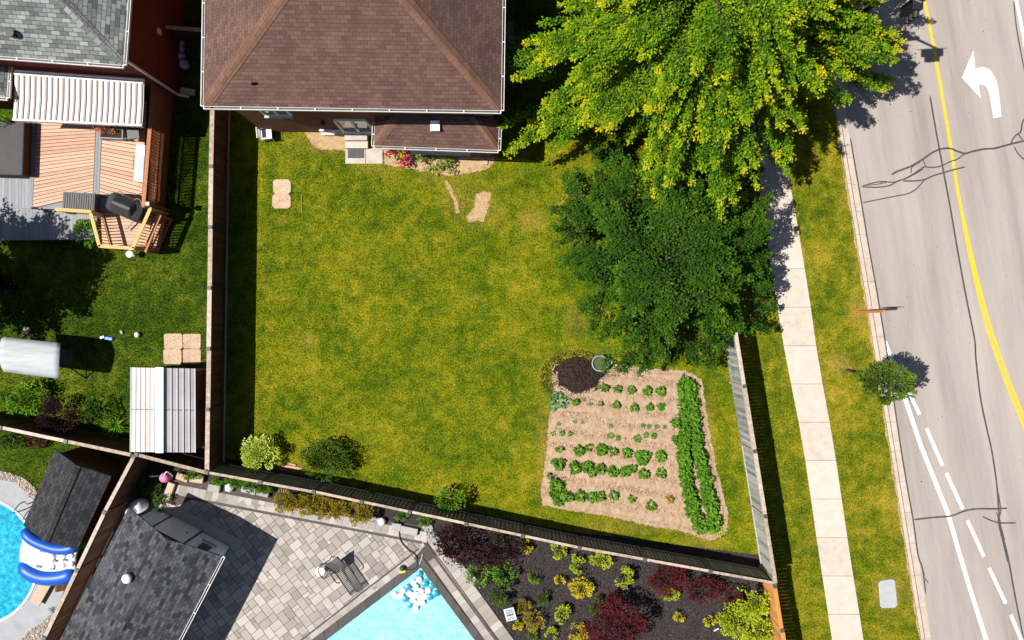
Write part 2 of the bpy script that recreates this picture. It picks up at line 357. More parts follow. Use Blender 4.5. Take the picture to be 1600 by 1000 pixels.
M['stone'] = mat('tan_stone', [(.33, .22, .14), (.43, .31, .215), (.52, .40, .30)], .9, 4, .8, .3, .01, 16, detail=8)
M['pebble'] = mat('pebbles', [(.18, .13, .10), (.40, .32, .26), (.62, .56, .50)], .8, 3, .1, .9)
M['rock'] = mat('white_rock', [(.20, .195, .19), (.38, .37, .36)], .85, 5, .6, .5, .02, 10)
M['pooldeck'] = mat('grey_pool_concrete', [(.22, .235, .25), (.29, .30, .32), (.34, .35, .37)], .9, 2, .9, .2, .003, 50, coord='P', detail=7)
M['liner'] = mat('pale_pool_liner', [(.10, .44, .50), (.42, .70, .71), (.62, .82, .80)], .7, 9, .9, 0, coord='P', detail=3)
M['liner_glint'] = mat('blue_liner_painted_glints', [(.005, .22, .36), (.01, .42, .56), (.10, .66, .72), (.6, .85, .85)], .7, 5, .9, 0, coord='P', detail=3)  # palest ramp colours paint the water's sun sparkle onto the blue liner
M['blue_pvc'] = mat('blue_pvc', [(.004, .07, .40), (.008, .10, .48)], .42, 4, .5, .5, spec=.4)
M['white_pvc'] = mat('white_pvc', [(.72, .72, .76), (.80, .80, .82)], .3, 4, .5, .5, spec=.6)
M['bark'] = mat('bark', [(.03, .022, .016), (.09, .068, .05)], .9, 9, .8, .2, .02, 20)
M['stem'] = mat('green_stem', [(.05, .07, .01), (.09, .11, .02)], .8)
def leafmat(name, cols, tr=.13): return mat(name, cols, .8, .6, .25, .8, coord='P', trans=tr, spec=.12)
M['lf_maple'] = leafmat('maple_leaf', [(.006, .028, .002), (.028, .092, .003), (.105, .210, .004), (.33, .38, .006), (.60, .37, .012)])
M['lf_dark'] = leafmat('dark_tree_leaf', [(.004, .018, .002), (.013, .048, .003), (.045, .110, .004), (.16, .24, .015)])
M['lf_street'] = leafmat('street_tree_leaf', [(.018, .045, .006), (.06, .11, .010), (.15, .20, .02)])
M['lf_purple'] = leafmat('purple_leaf', [(.010, .004, .005), (.024, .008, .011), (.060, .019, .026)], .05)
M['lf_red'] = leafmat('red_leaf', [(.03, .004, .006), (.085, .010, .016), (.17, .03, .035)], .15)
M['lf_green'] = leafmat('shrub_leaf', [(.03, .09, .005), (.08, .20, .008), (.18, .34, .02)])
M['lf_deep'] = leafmat('deep_shrub_leaf', [(.02, .05, .006), (.045, .10, .01), (.10, .17, .03)])
M['lf_veg'] = leafmat('vegetable_leaf', [(.03, .095, .005), (.075, .19, .010), (.17, .34, .035)])
M['lf_blue'] = leafmat('cabbage_leaf', [(.05, .12, .04), (.10, .21, .08), (.21, .33, .16)])
M['lf_yg'] = leafmat('yellow_green_leaf', [(.13, .20, .01), (.30, .38, .015), (.50, .52, .03)])
M['lf_yellow'] = leafmat('yellow_leaf', [(.25, .22, .01), (.50, .42, .01), (.65, .52, .02)])
M['lf_var'] = leafmat('variegated_leaf', [(.14, .24, .01), (.40, .50, .05), (.70, .72, .25)])
M['lf_olive'] = leafmat('olive_gold_leaf', [(.07, .08, .006), (.24, .19, .012), (.46, .30, .02)])
M['petal_red'] = leafmat('red_petal', [(.22, .003, .03), (.42, .01, .06)], .1)
M['petal_pink'] = leafmat('pink_petal', [(.6, .08, .15), (.75, .35, .05)], .1)
def water(name, tint, bump=.05, gl=.12):
    m = bpy.data.materials.new(name); m.use_nodes = True; nt = m.node_tree; L = nt.links; nt.nodes.remove(nt.nodes['Principled BSDF'])
    t = nt.nodes.new('ShaderNodeBsdfTransparent'); t.inputs[0].default_value = rgb(*tint)
    g = nt.nodes.new('ShaderNodeBsdfGlossy'); g.inputs['Roughness'].default_value = .08
    mx = nt.nodes.new('ShaderNodeMixShader'); mx.inputs[0].default_value = gl
    n = nt.nodes.new('ShaderNodeTexNoise'); n.inputs['Scale'].default_value = 9; n.inputs['Detail'].default_value = 4
    L.new(nt.nodes.new('ShaderNodeNewGeometry').outputs['Position'], n.inputs[0])
    bp = nt.nodes.new('ShaderNodeBump'); bp.inputs['Distance'].default_value = bump; L.new(n.outputs['Fac'], bp.inputs['Height'])
    L.new(bp.outputs[0], g.inputs['Normal'])
    L.new(t.outputs[0], mx.inputs[1]); L.new(g.outputs[0], mx.inputs[2]); L.new(mx.outputs[0], nt.nodes['Material Output'].inputs[0])
    return m
# ---------------------------------------------------------------- ground, lawns, road
struct('ground', [(-300, -300), (300, -300), (300, 300), (-300, 300)], -.40, -.30, M['grass3'])
kerb_out = [(1278, -150), (1287, 0), (1295, 92), (1310, 200), (1331, 330), (1349, 440), (1370, 570), (1392, 705), (1415, 850), (1439.5, 1000), (1475, 1230)]
kerb_in = [(1296, -150), (1305, 0), (1313, 92), (1328, 205), (1350, 330), (1370, 440), (1391, 570), (1411, 705), (1434, 850), (1457, 1000), (1493, 1230)]
ext = lambda l: G(*l)
ko, ki = ext(kerb_out), ext(kerb_in)
RZ = -.13
road_poly = ki + [Vector((45, -30, 0)), Vector((45, 30, 0))]
road = struct('road', road_poly, -.29, RZ, M['road'])
km = MB()
for i in range(len(ko) - 1):       # kerb: raised back, sloping face, flat gutter pan, cast in lengths with thin joints
    n = 3
    for k in range(n):
        a0, a1 = ko[i].lerp(ko[i + 1], k / n), ko[i].lerp(ko[i + 1], (k + .992) / n)
        b0, b1 = ki[i].lerp(ki[i + 1], k / n), ki[i].lerp(ki[i + 1], (k + .992) / n)
        prof = [(0, -.29), (0, .012), (.30, .012), (.38, -.105), (1.0, -.122), (1.0, -.29)]
        vs = [(lambda p: (p.x, p.y, z))(a.lerp(b, t)) for a, b in ((a0, b0), (a1, b1)) for t, z in prof]
        km.add(vs, [(5, 4, 3, 2, 1, 0), (6, 7, 8, 9, 10, 11)] + [(j, j + 1, j + 7, j + 6) for j in range(5)] + [(5, 0, 6, 11)])
kerb = km.build('kerb', M['kerb']); kerb['kind'] = 'structure'

fence_line = G((1030, -150), (1050, -20), (1096, 260), (1136, 505), (1193, 868), (1207, 1010), (1230, 1230))
verge = G((1030, -150), (1050, -20), (1096, 260), (1136, 505), (1193, 868), (1207, 1010), (1230, 1230)) + ko[::-1]
struct('verge', verge, -.29, 0, M['grass3'])
lawn_poly = G((340, -150), (352, 170), (349, 715), (640, 780), (890, 830), (1193, 868), (1136, 505), (1096, 260), (1050, -20), (1030, -150))
struct('lawn', lawn_poly, -.29, -.002, M['grass'])
nl_poly = G((-900, -150), (340, -150), (352, 170), (349, 715), (240, 690), (0, 640), (-900, 470))
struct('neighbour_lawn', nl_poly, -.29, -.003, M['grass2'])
struct('pool_yard_ground', G((-900, 470), (0, 640), (226, 690), (60, 1060), (-40, 1300), (-900, 1300)), -.29, -.004, M['grass2'])
struct('garden_bed_ground', G((349, 715), (640, 780), (890, 830), (1193, 868), (1207, 1010), (1230, 1230), (828, 1230), (826, 1113), (657, 886), (360, 1113), (350, 1250), (-40, 1300), (60, 1060), (226, 690)), -.29, -.05, M['mulch'])

# sidewalk slabs
swl = [(1140, 0), (1160, 110), (1173, 200), (1187, 300), (1211, 460), (1228, 560), (1255, 700), (1277, 850), (1300, 1000), (1330, 1200)]
swr = [(1188, 0), (1203, 110), (1217, 200), (1239, 312), (1262, 450), (1278, 560), (1303, 700), (1325, 850), (1349, 1000), (1380, 1200)]
def resample(l, n):
    l = [Vector(p) for p in l]; d = [0]
    for i in range(len(l) - 1): d.append(d[-1] + (l[i + 1] - l[i]).length)
    out = []
    for k in range(n + 1):
        s = d[-1] * k / n; i = max(j for j in range(len(d)) if d[j] <= s + 1e-9); i = min(i, len(l) - 2)
        out.append(l[i].lerp(l[i + 1], (s - d[i]) / (d[i + 1] - d[i])))
    return out
a, b = resample(smooth_path(G(*swl), 4), 20), resample(smooth_path(G(*swr), 4), 20)
sw = MB(); sj = MB(); sj.prism([(p.x, p.y) for p in a + b[::-1]], -.2, .008, 0.)
for i in range(20):
    q = [a[i].lerp(a[i + 1], .005), a[i].lerp(a[i + 1], .995), b[i].lerp(b[i + 1], .995), b[i].lerp(b[i + 1], .005)]
    sw.prism([(p.x, p.y) for p in q], -.1, .022)
sidewalk = sw.build('sidewalk', M['concrete']); sidewalk['kind'] = 'structure'; sj.build('sidewalk_joint', M['joint'], sidewalk)

# road markings and crack sealing: each sheet a little above the last
zc = [RZ + .004]
def mark(name, pts, wd, m, taper=False, smooth=False):
    zc[0] += .0012; w_ = [Vector((q.x, q.y, zc[0])) for q in G(*pts)]
    if smooth: w_ = smooth_path(w_, 5)
    return MB().ribbon(w_, wd, taper=taper).build(name, m, road)
yl = [(1444, -60), (1447, 0), (1462, 75), (1480, 180), (1499.5, 300), (1516, 390), (1527, 440), (1547, 520), (1573, 593), (1600, 660), (1640, 760)]
mark('yellow_centre_line', yl, .12, M['yellow_paint'])
yl2 = [(1499.5, 300), (1519, 390), (1531, 440), (1553, 520), (1579, 593), (1606, 660), (1646, 760)]
mark('yellow_centre_line', yl2, .09, M['yellow_paint'])
mark('white_edge_line', [(1384.5, 534), (1400, 574), (1415, 619), (1441, 697), (1483, 802), (1513, 905), (1543, 1000), (1580, 1120)], .17, M['white_paint'])
for p, q in (((1418, 604), (1439, 648)), ((1450, 670), (1475, 728)), ((1481, 740), (1507, 797)), ((1514, 814), (1540, 871)), ((1548, 889), (1574, 944)), ((1582, 962), (1606, 1020))):
    mark('white_lane_dash', [p, q], .14, M['white_paint'])
mark('white_lane_line', [(1584, -50), (1591, 0), (1603, 62), (1640, 260)], .13, M['white_paint'])
arrow = [(1505.5, 120), (1523.5, 78), (1526.5, 106.5), (1533, 104), (1540, 103.5), (1547, 106), (1552, 111), (1557.5, 120), (1561, 130), (1564, 150), (1567.6, 181),
         (1555, 183), (1550.5, 156), (1549, 146), (1546, 138), (1542.5, 133), (1538.5, 130.5), (1531, 130.5), (1535.5, 152.5)]
MB().prism([(q.x, q.y) for q in G(*arrow)], RZ + .001, RZ + .0045, .6).build('turn_arrow', M['white_paint'], road)
cracks = [
 ([(1455, 148), (1463, 195), (1475, 260), (1488, 330), (1500, 400), (1513, 470), (1525, 530), (1527, 560), (1534, 620), (1543, 665), (1552, 705), (1560, 760), (1565, 820), (1577, 870), (1588, 930), (1602, 1000)], .07),
 ([(1562, 770), (1566, 800), (1562, 815), (1570, 850), (1577, 880)], .05), ([(1559, 800), (1568, 830), (1572, 845)], .04),
 ([(1348, 291), (1362, 286), (1380, 283), (1396, 284), (1409, 281), (1426, 273), (1441, 263), (1447, 260), (1460, 261), (1474, 258), (1486, 252), (1498, 248), (1507, 241), (1511, 238)], .05),
 ([(1348, 291), (1372, 292), (1392, 289), (1405, 282), (1420, 277), (1445, 263)], .05),
 ([(1356, 289), (1374, 287), (1388, 284)], .035),
 ([(1395, 272), (1404, 267), (1425, 259), (1442, 249), (1458, 238), (1472, 232), (1486, 231), (1497, 235), (1510, 239), (1521, 236), (1540, 232), (1556, 231), (1575, 226), (1600, 220), (1625, 217)], .075),
 ([(1425, 270), (1426, 262), (1430, 258), (1440, 252)], .04), ([(1444, 249), (1447, 256), (1448, 261)], .04),
 ([(1412, 282), (1430, 282), (1446, 280), (1460, 274), (1476, 269), (1490, 265), (1510, 260)], .06),
 ([(1350, 316), (1370, 312), (1385, 309), (1405, 305), (1420, 302), (1433, 295), (1446, 281)], .045),
 ([(1581, 226), (1584, 218), (1590, 210), (1597, 205), (1600, 190), (1606, 180)], .06), ([(1587, 228), (1592, 238), (1601, 247), (1612, 252)], .05), ([(1592, 207), (1600, 218)], .05),
 ([(1430, 813), (1455, 810), (1480, 808), (1492, 806), (1510, 799), (1530, 796), (1558, 796), (1576, 795)], .06),
 ([(1537, 808), (1550, 814), (1565, 818), (1590, 818)], .05),
 ([(1330, 215), (1338, 262), (1348, 320), (1357, 375), (1366, 425), (1376, 482), (1384, 530), (1393, 590), (1400, 640), (1409, 700), (1418, 755), (1428, 812), (1436, 868), (1443, 890), (1448, 929)], .055),
 ([(1436, 868), (1446, 900)], .04), ([(1586, 0), (1590, 40), (1600, 95), (1610, 140)], .05), ([(1447, 905), (1452, 912)], .03)]
for pts, wd in cracks: mark('crack_seal', pts, wd, M['seal'], taper=True, smooth=True)

sq = rng.random((1500, 2)) * [24, 32] + [12.5, -16]; sq = sq[inpoly(sq[:, 0], sq[:, 1], road_poly)]; k = len(sq)
o = scatter('road_specks', OCT_V, OCT_F, np.c_[sq, np.full(k, RZ)], np.stack([.008 + .035 * rng.random(k) ** 4, .008 + .03 * rng.random(k) ** 4, np.full(k, .004)], 1), rotz_mats(k, .02), rng.random(k), M['seal'], road, kind='stuff')
# bare patches, plot, paths on the lawn
BARE = []
def patch(name, pp, z, m, amp=.04, seed=1, hole=True):
    poly = rough_poly(G(*pp), amp, .07, seed)
    o = MB().prism([(q.x, q.y) for q in poly], -.05, z, .5).build(name, m); o['kind'] = 'structure'
    if hole: BARE.append(G(*pp))
    return o
patch('bare_soil', [(742, 303), (760, 298), (770, 302), (764, 318), (760, 334), (758, 347), (745, 344), (733, 347), (729, 337), (741, 325)], .006, M['dirt'], .025, 2)
patch('bare_soil', [(695, 283), (700, 284), (707, 298), (716, 318), (719, 332), (713, 333), (708, 312), (699, 296)], .006, M['dirt'], .02, 3)
patch('bare_soil', [(474, 203), (545, 203), (545, 236), (520, 234), (496, 234), (484, 222)], .006, M['dirt'], .022, 4)
0 and patch('bare_soil', [(1372, 900), (1396, 897), (1407, 906), (1410, 948), (1400, 957), (1378, 957), (1369, 948), (1366, 912)], .006, M['dirt'], .02, 5, False)
e_ = [k + Vector((-.02, 0, 0)) for k in ko]; w2 = []
for i, p in enumerate(resample(e_, 160)): w2.append(Vector((p.x - .02 - .09 * abs(math.sin(i * .9) * math.sin(i * .37 + 1)), p.y, 0)))
MB().prism([(p.x, p.y) for p in resample(e_, 40)] + [(p.x, p.y) for p in w2[::-1]], -.1, .0035, .5).build('dry_kerb_edge', M['dirt'])['kind'] = 'structure'
bed = patch('flower_bed_soil', [(598, 225), (775, 225), (772, 256), (757, 265), (732, 271), (700, 275), (668, 268), (640, 264), (600, 256)], .008, M['dirt'], .022, 6)
plot_px = [(862, 572), (890, 562), (955, 568), (1010, 576), (1072, 579), (1096, 592), (1106, 660), (1122, 740), (1138, 806), (1134, 834), (1112, 845), (1075, 833), (1010, 820), (950, 806), (890, 798), (848, 790), (845, 768), (852, 720), (857, 660), (864, 620)]
patch('vegetable_plot_soil', plot_px, .014, M['soilplot'], .022, 7)
# raised and furrowed soil inside the plot
gx, gy = 110, 100; A_ = G(*plot_px); inner = [(p.x, p.y) for p in A_]
cx_, cy_ = sum(p[0] for p in inner) / len(inner), sum(p[1] for p in inner) / len(inner)
inner = [(cx_ + (p[0] - cx_) * .955, cy_ + (p[1] - cy_) * .95) for p in inner]
x0, x1, y0, y1 = min(p[0] for p in inner), max(p[0] for p in inner), min(p[1] for p in inner), max(p[1] for p in inner)
X, Y = np.meshgrid(np.linspace(x0, x1, gx), np.linspace(y0, y1, gy)); ins = inpoly(X.ravel(), Y.ravel(), inner).reshape(X.shape)
Zf = rng.random(X.shape) * .05
Zf = (Zf + np.roll(Zf, 1, 0) + np.roll(Zf, 1, 1)) / 3 + .014 + .034 * np.sin((Y - .17 * X * -1) * 9.5)
Zf = np.where(ins, Zf + .012, .004)
fm = MB(); fm.v = [tuple(v) for v in np.stack([X, Y, Zf], -1).reshape(-1, 3)]; fm.t = [.5] * len(fm.v)
for j in range(gy - 1):
    for i in range(gx - 1):
        if ins[j:j + 2, i:i + 2].any(): fm.f.append([j * gx + i, j * gx + i + 1, (j + 1) * gx + i + 1, (j + 1) * gx + i]); fm.uv.append(None); fm.m.append(0)
o = fm.build('furrowed_soil', M['soilplot'], smooth=True); o['kind'] = 'structure'
q = pts_in(inner, 12000); n = len(q); s_ = .009 + .036 * rng.random(n) ** 3
o = scatter('soil_clods', OCT_V, OCT_F, np.c_[q, np.full(n, .045)], s_, rotz_mats(n, .5), rng.random(n), M['clod'], kind='stuff')
tag(o, 'small dry clods of pale earth scattered over the vegetable plot', 'soil')

# grass blades
def blades(name, poly, dens, m, label, h=.07, holes=(), z=0., wid=.3):
    q = pts_in(poly, int(area(poly) * dens)); keep = np.ones(len(q), bool)
    for hp in holes:
        c = np.array([(p[0], p[1]) for p in hp]); cc = c.mean(0); hp = [(cc[0] + (v[0] - cc[0]) * .93, cc[1] + (v[1] - cc[1]) * .93) for v in hp]; e = rng.normal(size=q.shape) * .10
        keep &= ~inpoly(q[:, 0] + e[:, 0], q[:, 1] + e[:, 1], hp)
    q = q[keep]; n = len(q); d = rng.normal(size=(n, 3)) * .75; d[:, 2] = 1
    nn = rng.normal(size=(n, 3)); L_ = h * (.5 + rng.random(n))
    o = scatter(name, BLADE_V, BLADE_F, np.c_[q, np.full(n, z)], np.stack([L_ * wid, L_, L_], 1), frames(d, nn), rng.random(n), m, kind='stuff')
    return tag(o, label, 'grass')
house_fp = G((405, -60), (405, 205), (775, 208), (772, 244), (612, 244), (612, 256), (538, 256), (538, 208), (775, -60))
FP = [G((405, -60), (405, 205), (775, 210), (775, -60)), G((538, 205), (600, 205), (600, 256), (538, 256))]
view_lawn = G((349, -20), (352, 170), (349, 715), (640, 780), (890, 830), (1193, 868), (1136, 505), (1096, 260), (1050, -20))
blades('lawn_grass', view_lawn, 620, M['grass'], 'yellowish green mown grass of the fenced back lawn', .06, BARE + FP)
vv = G((1050, -20), (1096, 260), (1136, 505), (1193, 868), (1212, 1010)) + [p for p in G((1300, 1010), (1277, 850), (1255, 700), (1228, 560), (1211, 460), (1187, 300), (1173, 200), (1160, 110), (1140, -10))]
blades('verge_grass', vv, 520, M['grass3'], 'strip of mown grass between the weathered fence and the sidewalk', .06)
v2 = G((1188, -10), (1203, 110), (1217, 200), (1239, 312), (1262, 450), (1278, 560), (1303, 700), (1325, 850), (1349, 1010), (1439, 1010), (1415, 850), (1392, 705), (1370, 570), (1349, 440), (1331, 330), (1310, 200), (1295, 92), (1287, 0))
blades('kerbside_grass', v2, 520, M['grass3'], 'dry yellowing strip of grass between the sidewalk and the kerb', .06, [G((1373, 905), (1402, 905), (1405, 950), (1376, 950))])
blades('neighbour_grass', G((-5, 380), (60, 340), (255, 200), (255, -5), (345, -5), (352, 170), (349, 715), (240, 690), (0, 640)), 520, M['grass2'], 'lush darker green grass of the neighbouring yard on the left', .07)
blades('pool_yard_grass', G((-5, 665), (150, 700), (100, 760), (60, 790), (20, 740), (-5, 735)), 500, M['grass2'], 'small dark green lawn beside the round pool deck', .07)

# ---------------------------------------------------------------- fences
def fence(name, label, px, h, capm, boardm, capw=.14, bay=2.42, bw=.135, gap=.012, side=0., postm=None, kick=None, z0=.03, capseg=True, boardgap_at_top=0.):
    pw = G(*px, z=h); pw = [Vector((p.x, p.y, 0)) for p in pw]
    root = thing(name, label, 'fence', (pw[0].x, pw[0].y, 0)); postm = postm or capm
    for i in range(len(pw) - 1):
        a, b = pw[i], pw[i + 1]; L_ = (b - a).length; n = max(1, round(L_ / bay)); d = (b - a) / L_; q = Vector((-d.y, d.x, 0))
        for k in range(n):
            p0, p1 = a + d * (L_ * k / n), a + d * (L_ * (k + 1) / n); sag = random.uniform(-.015, .015)
            MB().beam(p0 + Vector((0, 0, h - .02)) + d * .01 + q * sag, p1 + Vector((0, 0, h - .02)) - d * .01 + q * sag, capw, .038).build('cap_rail', capm, root)
            m = MB(); ln = (p1 - p0).length; nb = int(ln / (bw + gap)); bw_ = ln / nb - gap; t = gap / 2
            while t + bw_ < ln + .001:
                c = p0 + d * (t + bw_ / 2) + q * side; hh = h - .045 - random.random() * boardgap_at_top
                m.beam(c + Vector((0, 0, z0)), c + Vector((0, 0, hh)), bw_, .019, up=q)
                t += bw_ + gap
            for zz in (.3, h - .25): m.beam(p0 + Vector((0, 0, zz)) + q * (side - .04 if side else .03), p1 + Vector((0, 0, zz)) + q * (side - .04 if side else .03), .038, .085)
            m.build('board_panel', boardm, root)
            if kick: MB().beam(p0 + Vector((0, 0, .08)) + q * kick, p1 + Vector((0, 0, .08)) + q * kick, .04, .14).build('kickboard', capm, root)
            po = MB(); po.box(p0 + Vector((0, 0, h / 2)), (.10, .10, h + .03), math.atan2(d.y, d.x)); pc = po.build('post', postm, root)
            MB().box(p0 + Vector((0, 0, h + .03)), (.15, .15, .03), math.atan2(d.y, d.x)).build('post_cap', M['dgrey'], pc)
        if i == len(pw) - 2: MB().box(b + Vector((0, 0, h / 2)), (.10, .10, h + .03), math.atan2(d.y, d.x)).build('post', postm, root)
    return root
FH = 1.95
fence('wooden_fence', 'long brown board fence with pale cap rail dividing the big lawn from the neighbour yard', [(335, 20), (330, 260), (323, 735)], FH, M['cap_wood'], M['brown_wood'], .17, side=.0, kick=.05, gap=.0005, postm=M['brown_wood'])
fence('wooden_fence', 'dark slatted board fence with thin pale cap running along the lower edge of the lawn', [(323, 738), (490, 768), (640, 800), (905, 856), (1212, 911)], FH, M['grey_cap_wood'], M['green_wood'], .10, postm=M['green_wood'], gap=.03, bw=.12, boardgap_at_top=.03)
fence('wooden_fence', 'weathered grey board fence with rough cap rail between the lawn and the sidewalk', [(1095, 205), (1147, 502), (1212, 908)], 2.15, M['grey_cap_wood'], M['grey_wood'], .15, gap=.004, side=.02)
fence('wooden_fence', 'new orange cedar fence section at the bottom right corner of the mulch bed', [(1211, 916), (1222, 985), (1236, 1070)], FH, M['orange_wood'], M['orange_wood'], .16, gap=.006)
fence('wooden_fence', 'short fence with tan cap behind the ribbed metal shed, left of the long brown fence', [(213, 710), (322, 738)], FH, M['cap_wood'], M['brown_wood'], .13, gap=.02)
fence('wooden_fence', 'brown board fence with tan cap behind the shrubs of the left yard', [(-60, 655), (0, 668), (205, 711)], FH, M['cap_wood'], M['brown_wood'], .13, postm=M['brown_wood'], gap=.002)
fence('wooden_fence', 'brown fence running diagonally between the black roofed shed and the charcoal roofed pool house', [(209, 714), (163, 801), (120, 891), (69, 997), (30, 1080)], FH, M['cap_wood'], M['brown_wood'], .14, postm=M['brown_wood'], gap=.002)
fence('wooden_gate_fence', 'short tan topped fence closing the gap between the two houses', [(255, 42), (320, 47)], 1.8, M['cap_wood'], M['brown_wood'], .15)
# ---------------------------------------------------------------- houses
def gutter(a, b, out, parent, z, name='gutter', wd=.10, ticks=1.15, m=None, dark=True):
    """open trough along the eave from a to b, out = outward unit vector"""
    m = m or M['white_metal']; a, b = Vector((a.x, a.y, z)), Vector((b.x, b.y, z)); d = (b - a).normalized()
    g = MB(); o3 = Vector((out.x, out.y, 0))
    g.beam(a + o3 * (wd - .008), b + o3 * (wd - .008), .018, .12)
    g.beam(a + o3 * .005, b + o3 * .005, .012, .12)
    n = max(2, int((b - a).length / ticks))
    for i in range(n + 1):
        p = a.lerp(b, min(.999, max(.001, i / n))); g.beam(p + Vector((0, 0, .05)), p + o3 * (wd - .015) + Vector((0, 0, .05)), .03, .01)
    go = g.build(name, m, parent)
    MB().beam(a + o3 * wd / 2 + Vector((0, 0, -.05)), b + o3 * wd / 2 + Vector((0, 0, -.05)), wd - .03, .012).build('gutter_trough', M['dgrey'], go)
    return go
def wallface(a, b, z0, z1): return [Vector((a.x, a.y, z0)), Vector((b.x, b.y, z0)), Vector((b.x, b.y, z1)), Vector((a.x, a.y, z1))]
def brick_box(mb, corners, z0, z1):
    n = len(corners)
    for i in range(n): mb.face(wallface(corners[i], corners[(i + 1) % n], z0, z1))
def hip_roof(root, c, zE, pitch, m, mcap, hips=(0, 1, 2, 3), capw=.3):
    """c: four eave corners ccw starting front-left (x right, y up). ridge along the longer axis"""
    c = [Vector((p.x, p.y, zE)) for p in c]
    W_ = (c[1] - c[0]).length; D = (c[3] - c[0]).length
    ex = (c[1] - c[0]).normalized(); ey = (c[3] - c[0]).normalized(); h = min(W_, D) / 2; up = Vector((0, 0, h * pitch))
    if W_ <= D: r0 = c[0] + ex * h + ey * h + up; r1 = c[3] + ex * h - ey * h + up; fs = [([c[0], c[1], r0], ex), ([c[1], c[2], r1, r0], ey), ([c[2], c[3], r1], -ex), ([c[3], c[0], r0, r1], -ey)]; hp = [(c[0], r0), (c[1], r0), (c[2], r1), (c[3], r1)]
    else: r0 = c[0] + ex * h + ey * h + up; r1 = c[1] - ex * h + ey * h + up; fs = [([c[0], c[1], r1, r0], ex), ([c[1], c[2], r1], ey), ([c[2], c[3], r0, r1], -ex), ([c[3], c[0], r0], -ey)]; hp = [(c[0], r0), (c[1], r1), (c[2], r1), (c[3], r0)]
    mb = MB()
    for f, u in fs: mb.face(f, u)
    roof = mb.build('roof', m, root)
    s = MB(); s.face([c[3] - Vector((0, 0, .03)), c[2] - Vector((0, 0, .03)), c[1] - Vector((0, 0, .03)), c[0] - Vector((0, 0, .03))]); s.build('soffit', M['soffit'], root)
    if mcap:
        hp2 = [hp[i] for i in hips] + ([(r0, r1)] if (r1 - r0).length > .1 else [])
        for a, b in hp2:
            d = (b - a).normalized(); sd = Vector((0, 0, 1)).cross(d).normalized(); upv = Vector((0, 0, .022))
            drop = Vector((0, 0, -capw / 2 * pitch * .72)) if abs(d.z) > .01 else Vector((0, 0, -capw / 2 * pitch))
            k = MB(); Ls = (b - a).length
            a2 = a + d * .05
            k.face([a2 + upv, a2 + sd * -capw / 2 + drop + upv, b + sd * -capw / 2 + drop + upv, b + upv], d)
            k.face([b + upv, b + sd * capw / 2 + drop + upv, a2 + sd * capw / 2 + drop + upv, a2 + upv], -d)
            k.build('hip_cap', mcap, roof)
    return roof
def window(root, a, b, z0, z1, out, name='window', rev=.0, fr=.07, mull=1):
    """framed window on the wall line a-b"""
    out = Vector((out.x, out.y, 0)).normalized(); d = (b - a).normalized(); a = Vector((a.x, a.y, 0)); b = Vector((b.x, b.y, 0))
    f = MB(); o = out * .035
    for z in (z0, z1): f.beam(a + o + Vector((0, 0, z)), b + o + Vector((0, 0, z)), .09, fr)
    n = mull + 1
    for i in range(n + 1):
        p = a.lerp(b, i / n) + o; f.beam(p + Vector((0, 0, z0 + fr / 2)), p + Vector((0, 0, z1 - fr / 2)), .088, fr * (1 if i in (0, n) else .7), up=out)
    w_ = f.build(name, M['white_metal'], root)
    g = MB(); g.beam(a + out * .012 + Vector((0, 0, (z0 + z1) / 2)), b + out * .012 + Vector((0, 0, (z0 + z1) / 2)), .02, z1 - z0 - fr); g.build('pane', M['glass'], w_)
    MB().beam(a + out * .07 + Vector((0, 0, z0 - fr / 2 - .02)) - d * .05, b + out * .07 + Vector((0, 0, z0 - fr / 2 - .02)) + d * .05, .16, .035).build('sill', M['concrete'], w_)
    return w_

# main brown roofed house
zE = 5.9
A, B = P(318, 166, zE), P(783, 173, zE); ex = (B - A).normalized(); ey = Vector((-ex.y, ex.x, 0)); DEP = 13.0
A, B = A + ey * 0, B
hc = [A, B, B + ey * DEP, A + ey * DEP]
house = thing('brick_house', 'large brick house with a reddish brown hipped shingle roof at the top of the lawn', 'house', (0.5 * (A.x + B.x), A.y + 5, 0))
roof = hip_roof(house, hc, zE, .585, M['shingle'], M['shingle_cap'], capw=.42)
gutter(A, B, -ey, house, zE - .04); gutter(B, B + ey * DEP, ex, house, zE - .04); gutter(A, A + ey * DEP, -ex, house, zE - .04)
ins = .40
wc = [A + ex * ins + ey * ins, B - ex * ins + ey * ins, B - ex * ins + ey * (DEP - ins), A + ex * ins + ey * (DEP - ins)]
mb = MB(); brick_box(mb, wc, -.1, zE - .04); mb.build('wall', M['brick'], house)
wl = lambda px: Vector((wc[0].x, wc[0].y, 0)) + ex * ((P(px, 206).x - wc[0].x))
window(house, wl(449), wl(486), 3.2, 4.4, -ey)
window(house, wl(505), wl(545), .25, .62, -ey, fr=.05)
# patio door
dr = window(house, wl(541), wl(588), .42, 2.5, -ey, name='door', fr=.1)
MB().box(wl(566) - ey * .09 + Vector((0, 0, 1.35)), (.04, .06, .18)).build('handle', M['dgrey'], dr)
lm = MB(); p_ = wl(523) - ey * .1 + Vector((0, 0, 2.2)); lm.box(p_, (.10, .16, .26)); lm.lathe(p_ - ey * .05 + Vector((0, 0, .1)), [(.09, 0), (.02, .09)], 8); lm.build('wall_lamp', M['black'], house)
# vent pipe with flashing on the rear slope
vp = P(394, 131, 6.34); m_ = MB(); m_.lathe(vp + Vector((0, 0, -.2)), [(.045, 0), (.045, .42)], 12); vt = m_.build('vent_pipe', M['black'], roof)
MB().box(vp + Vector((0, -.02, -.135)), (.30, .30, .01), M=Matrix.Rotation(math.atan(.585), 4, 'X')).build('flashing', M['dgrey'], vt)
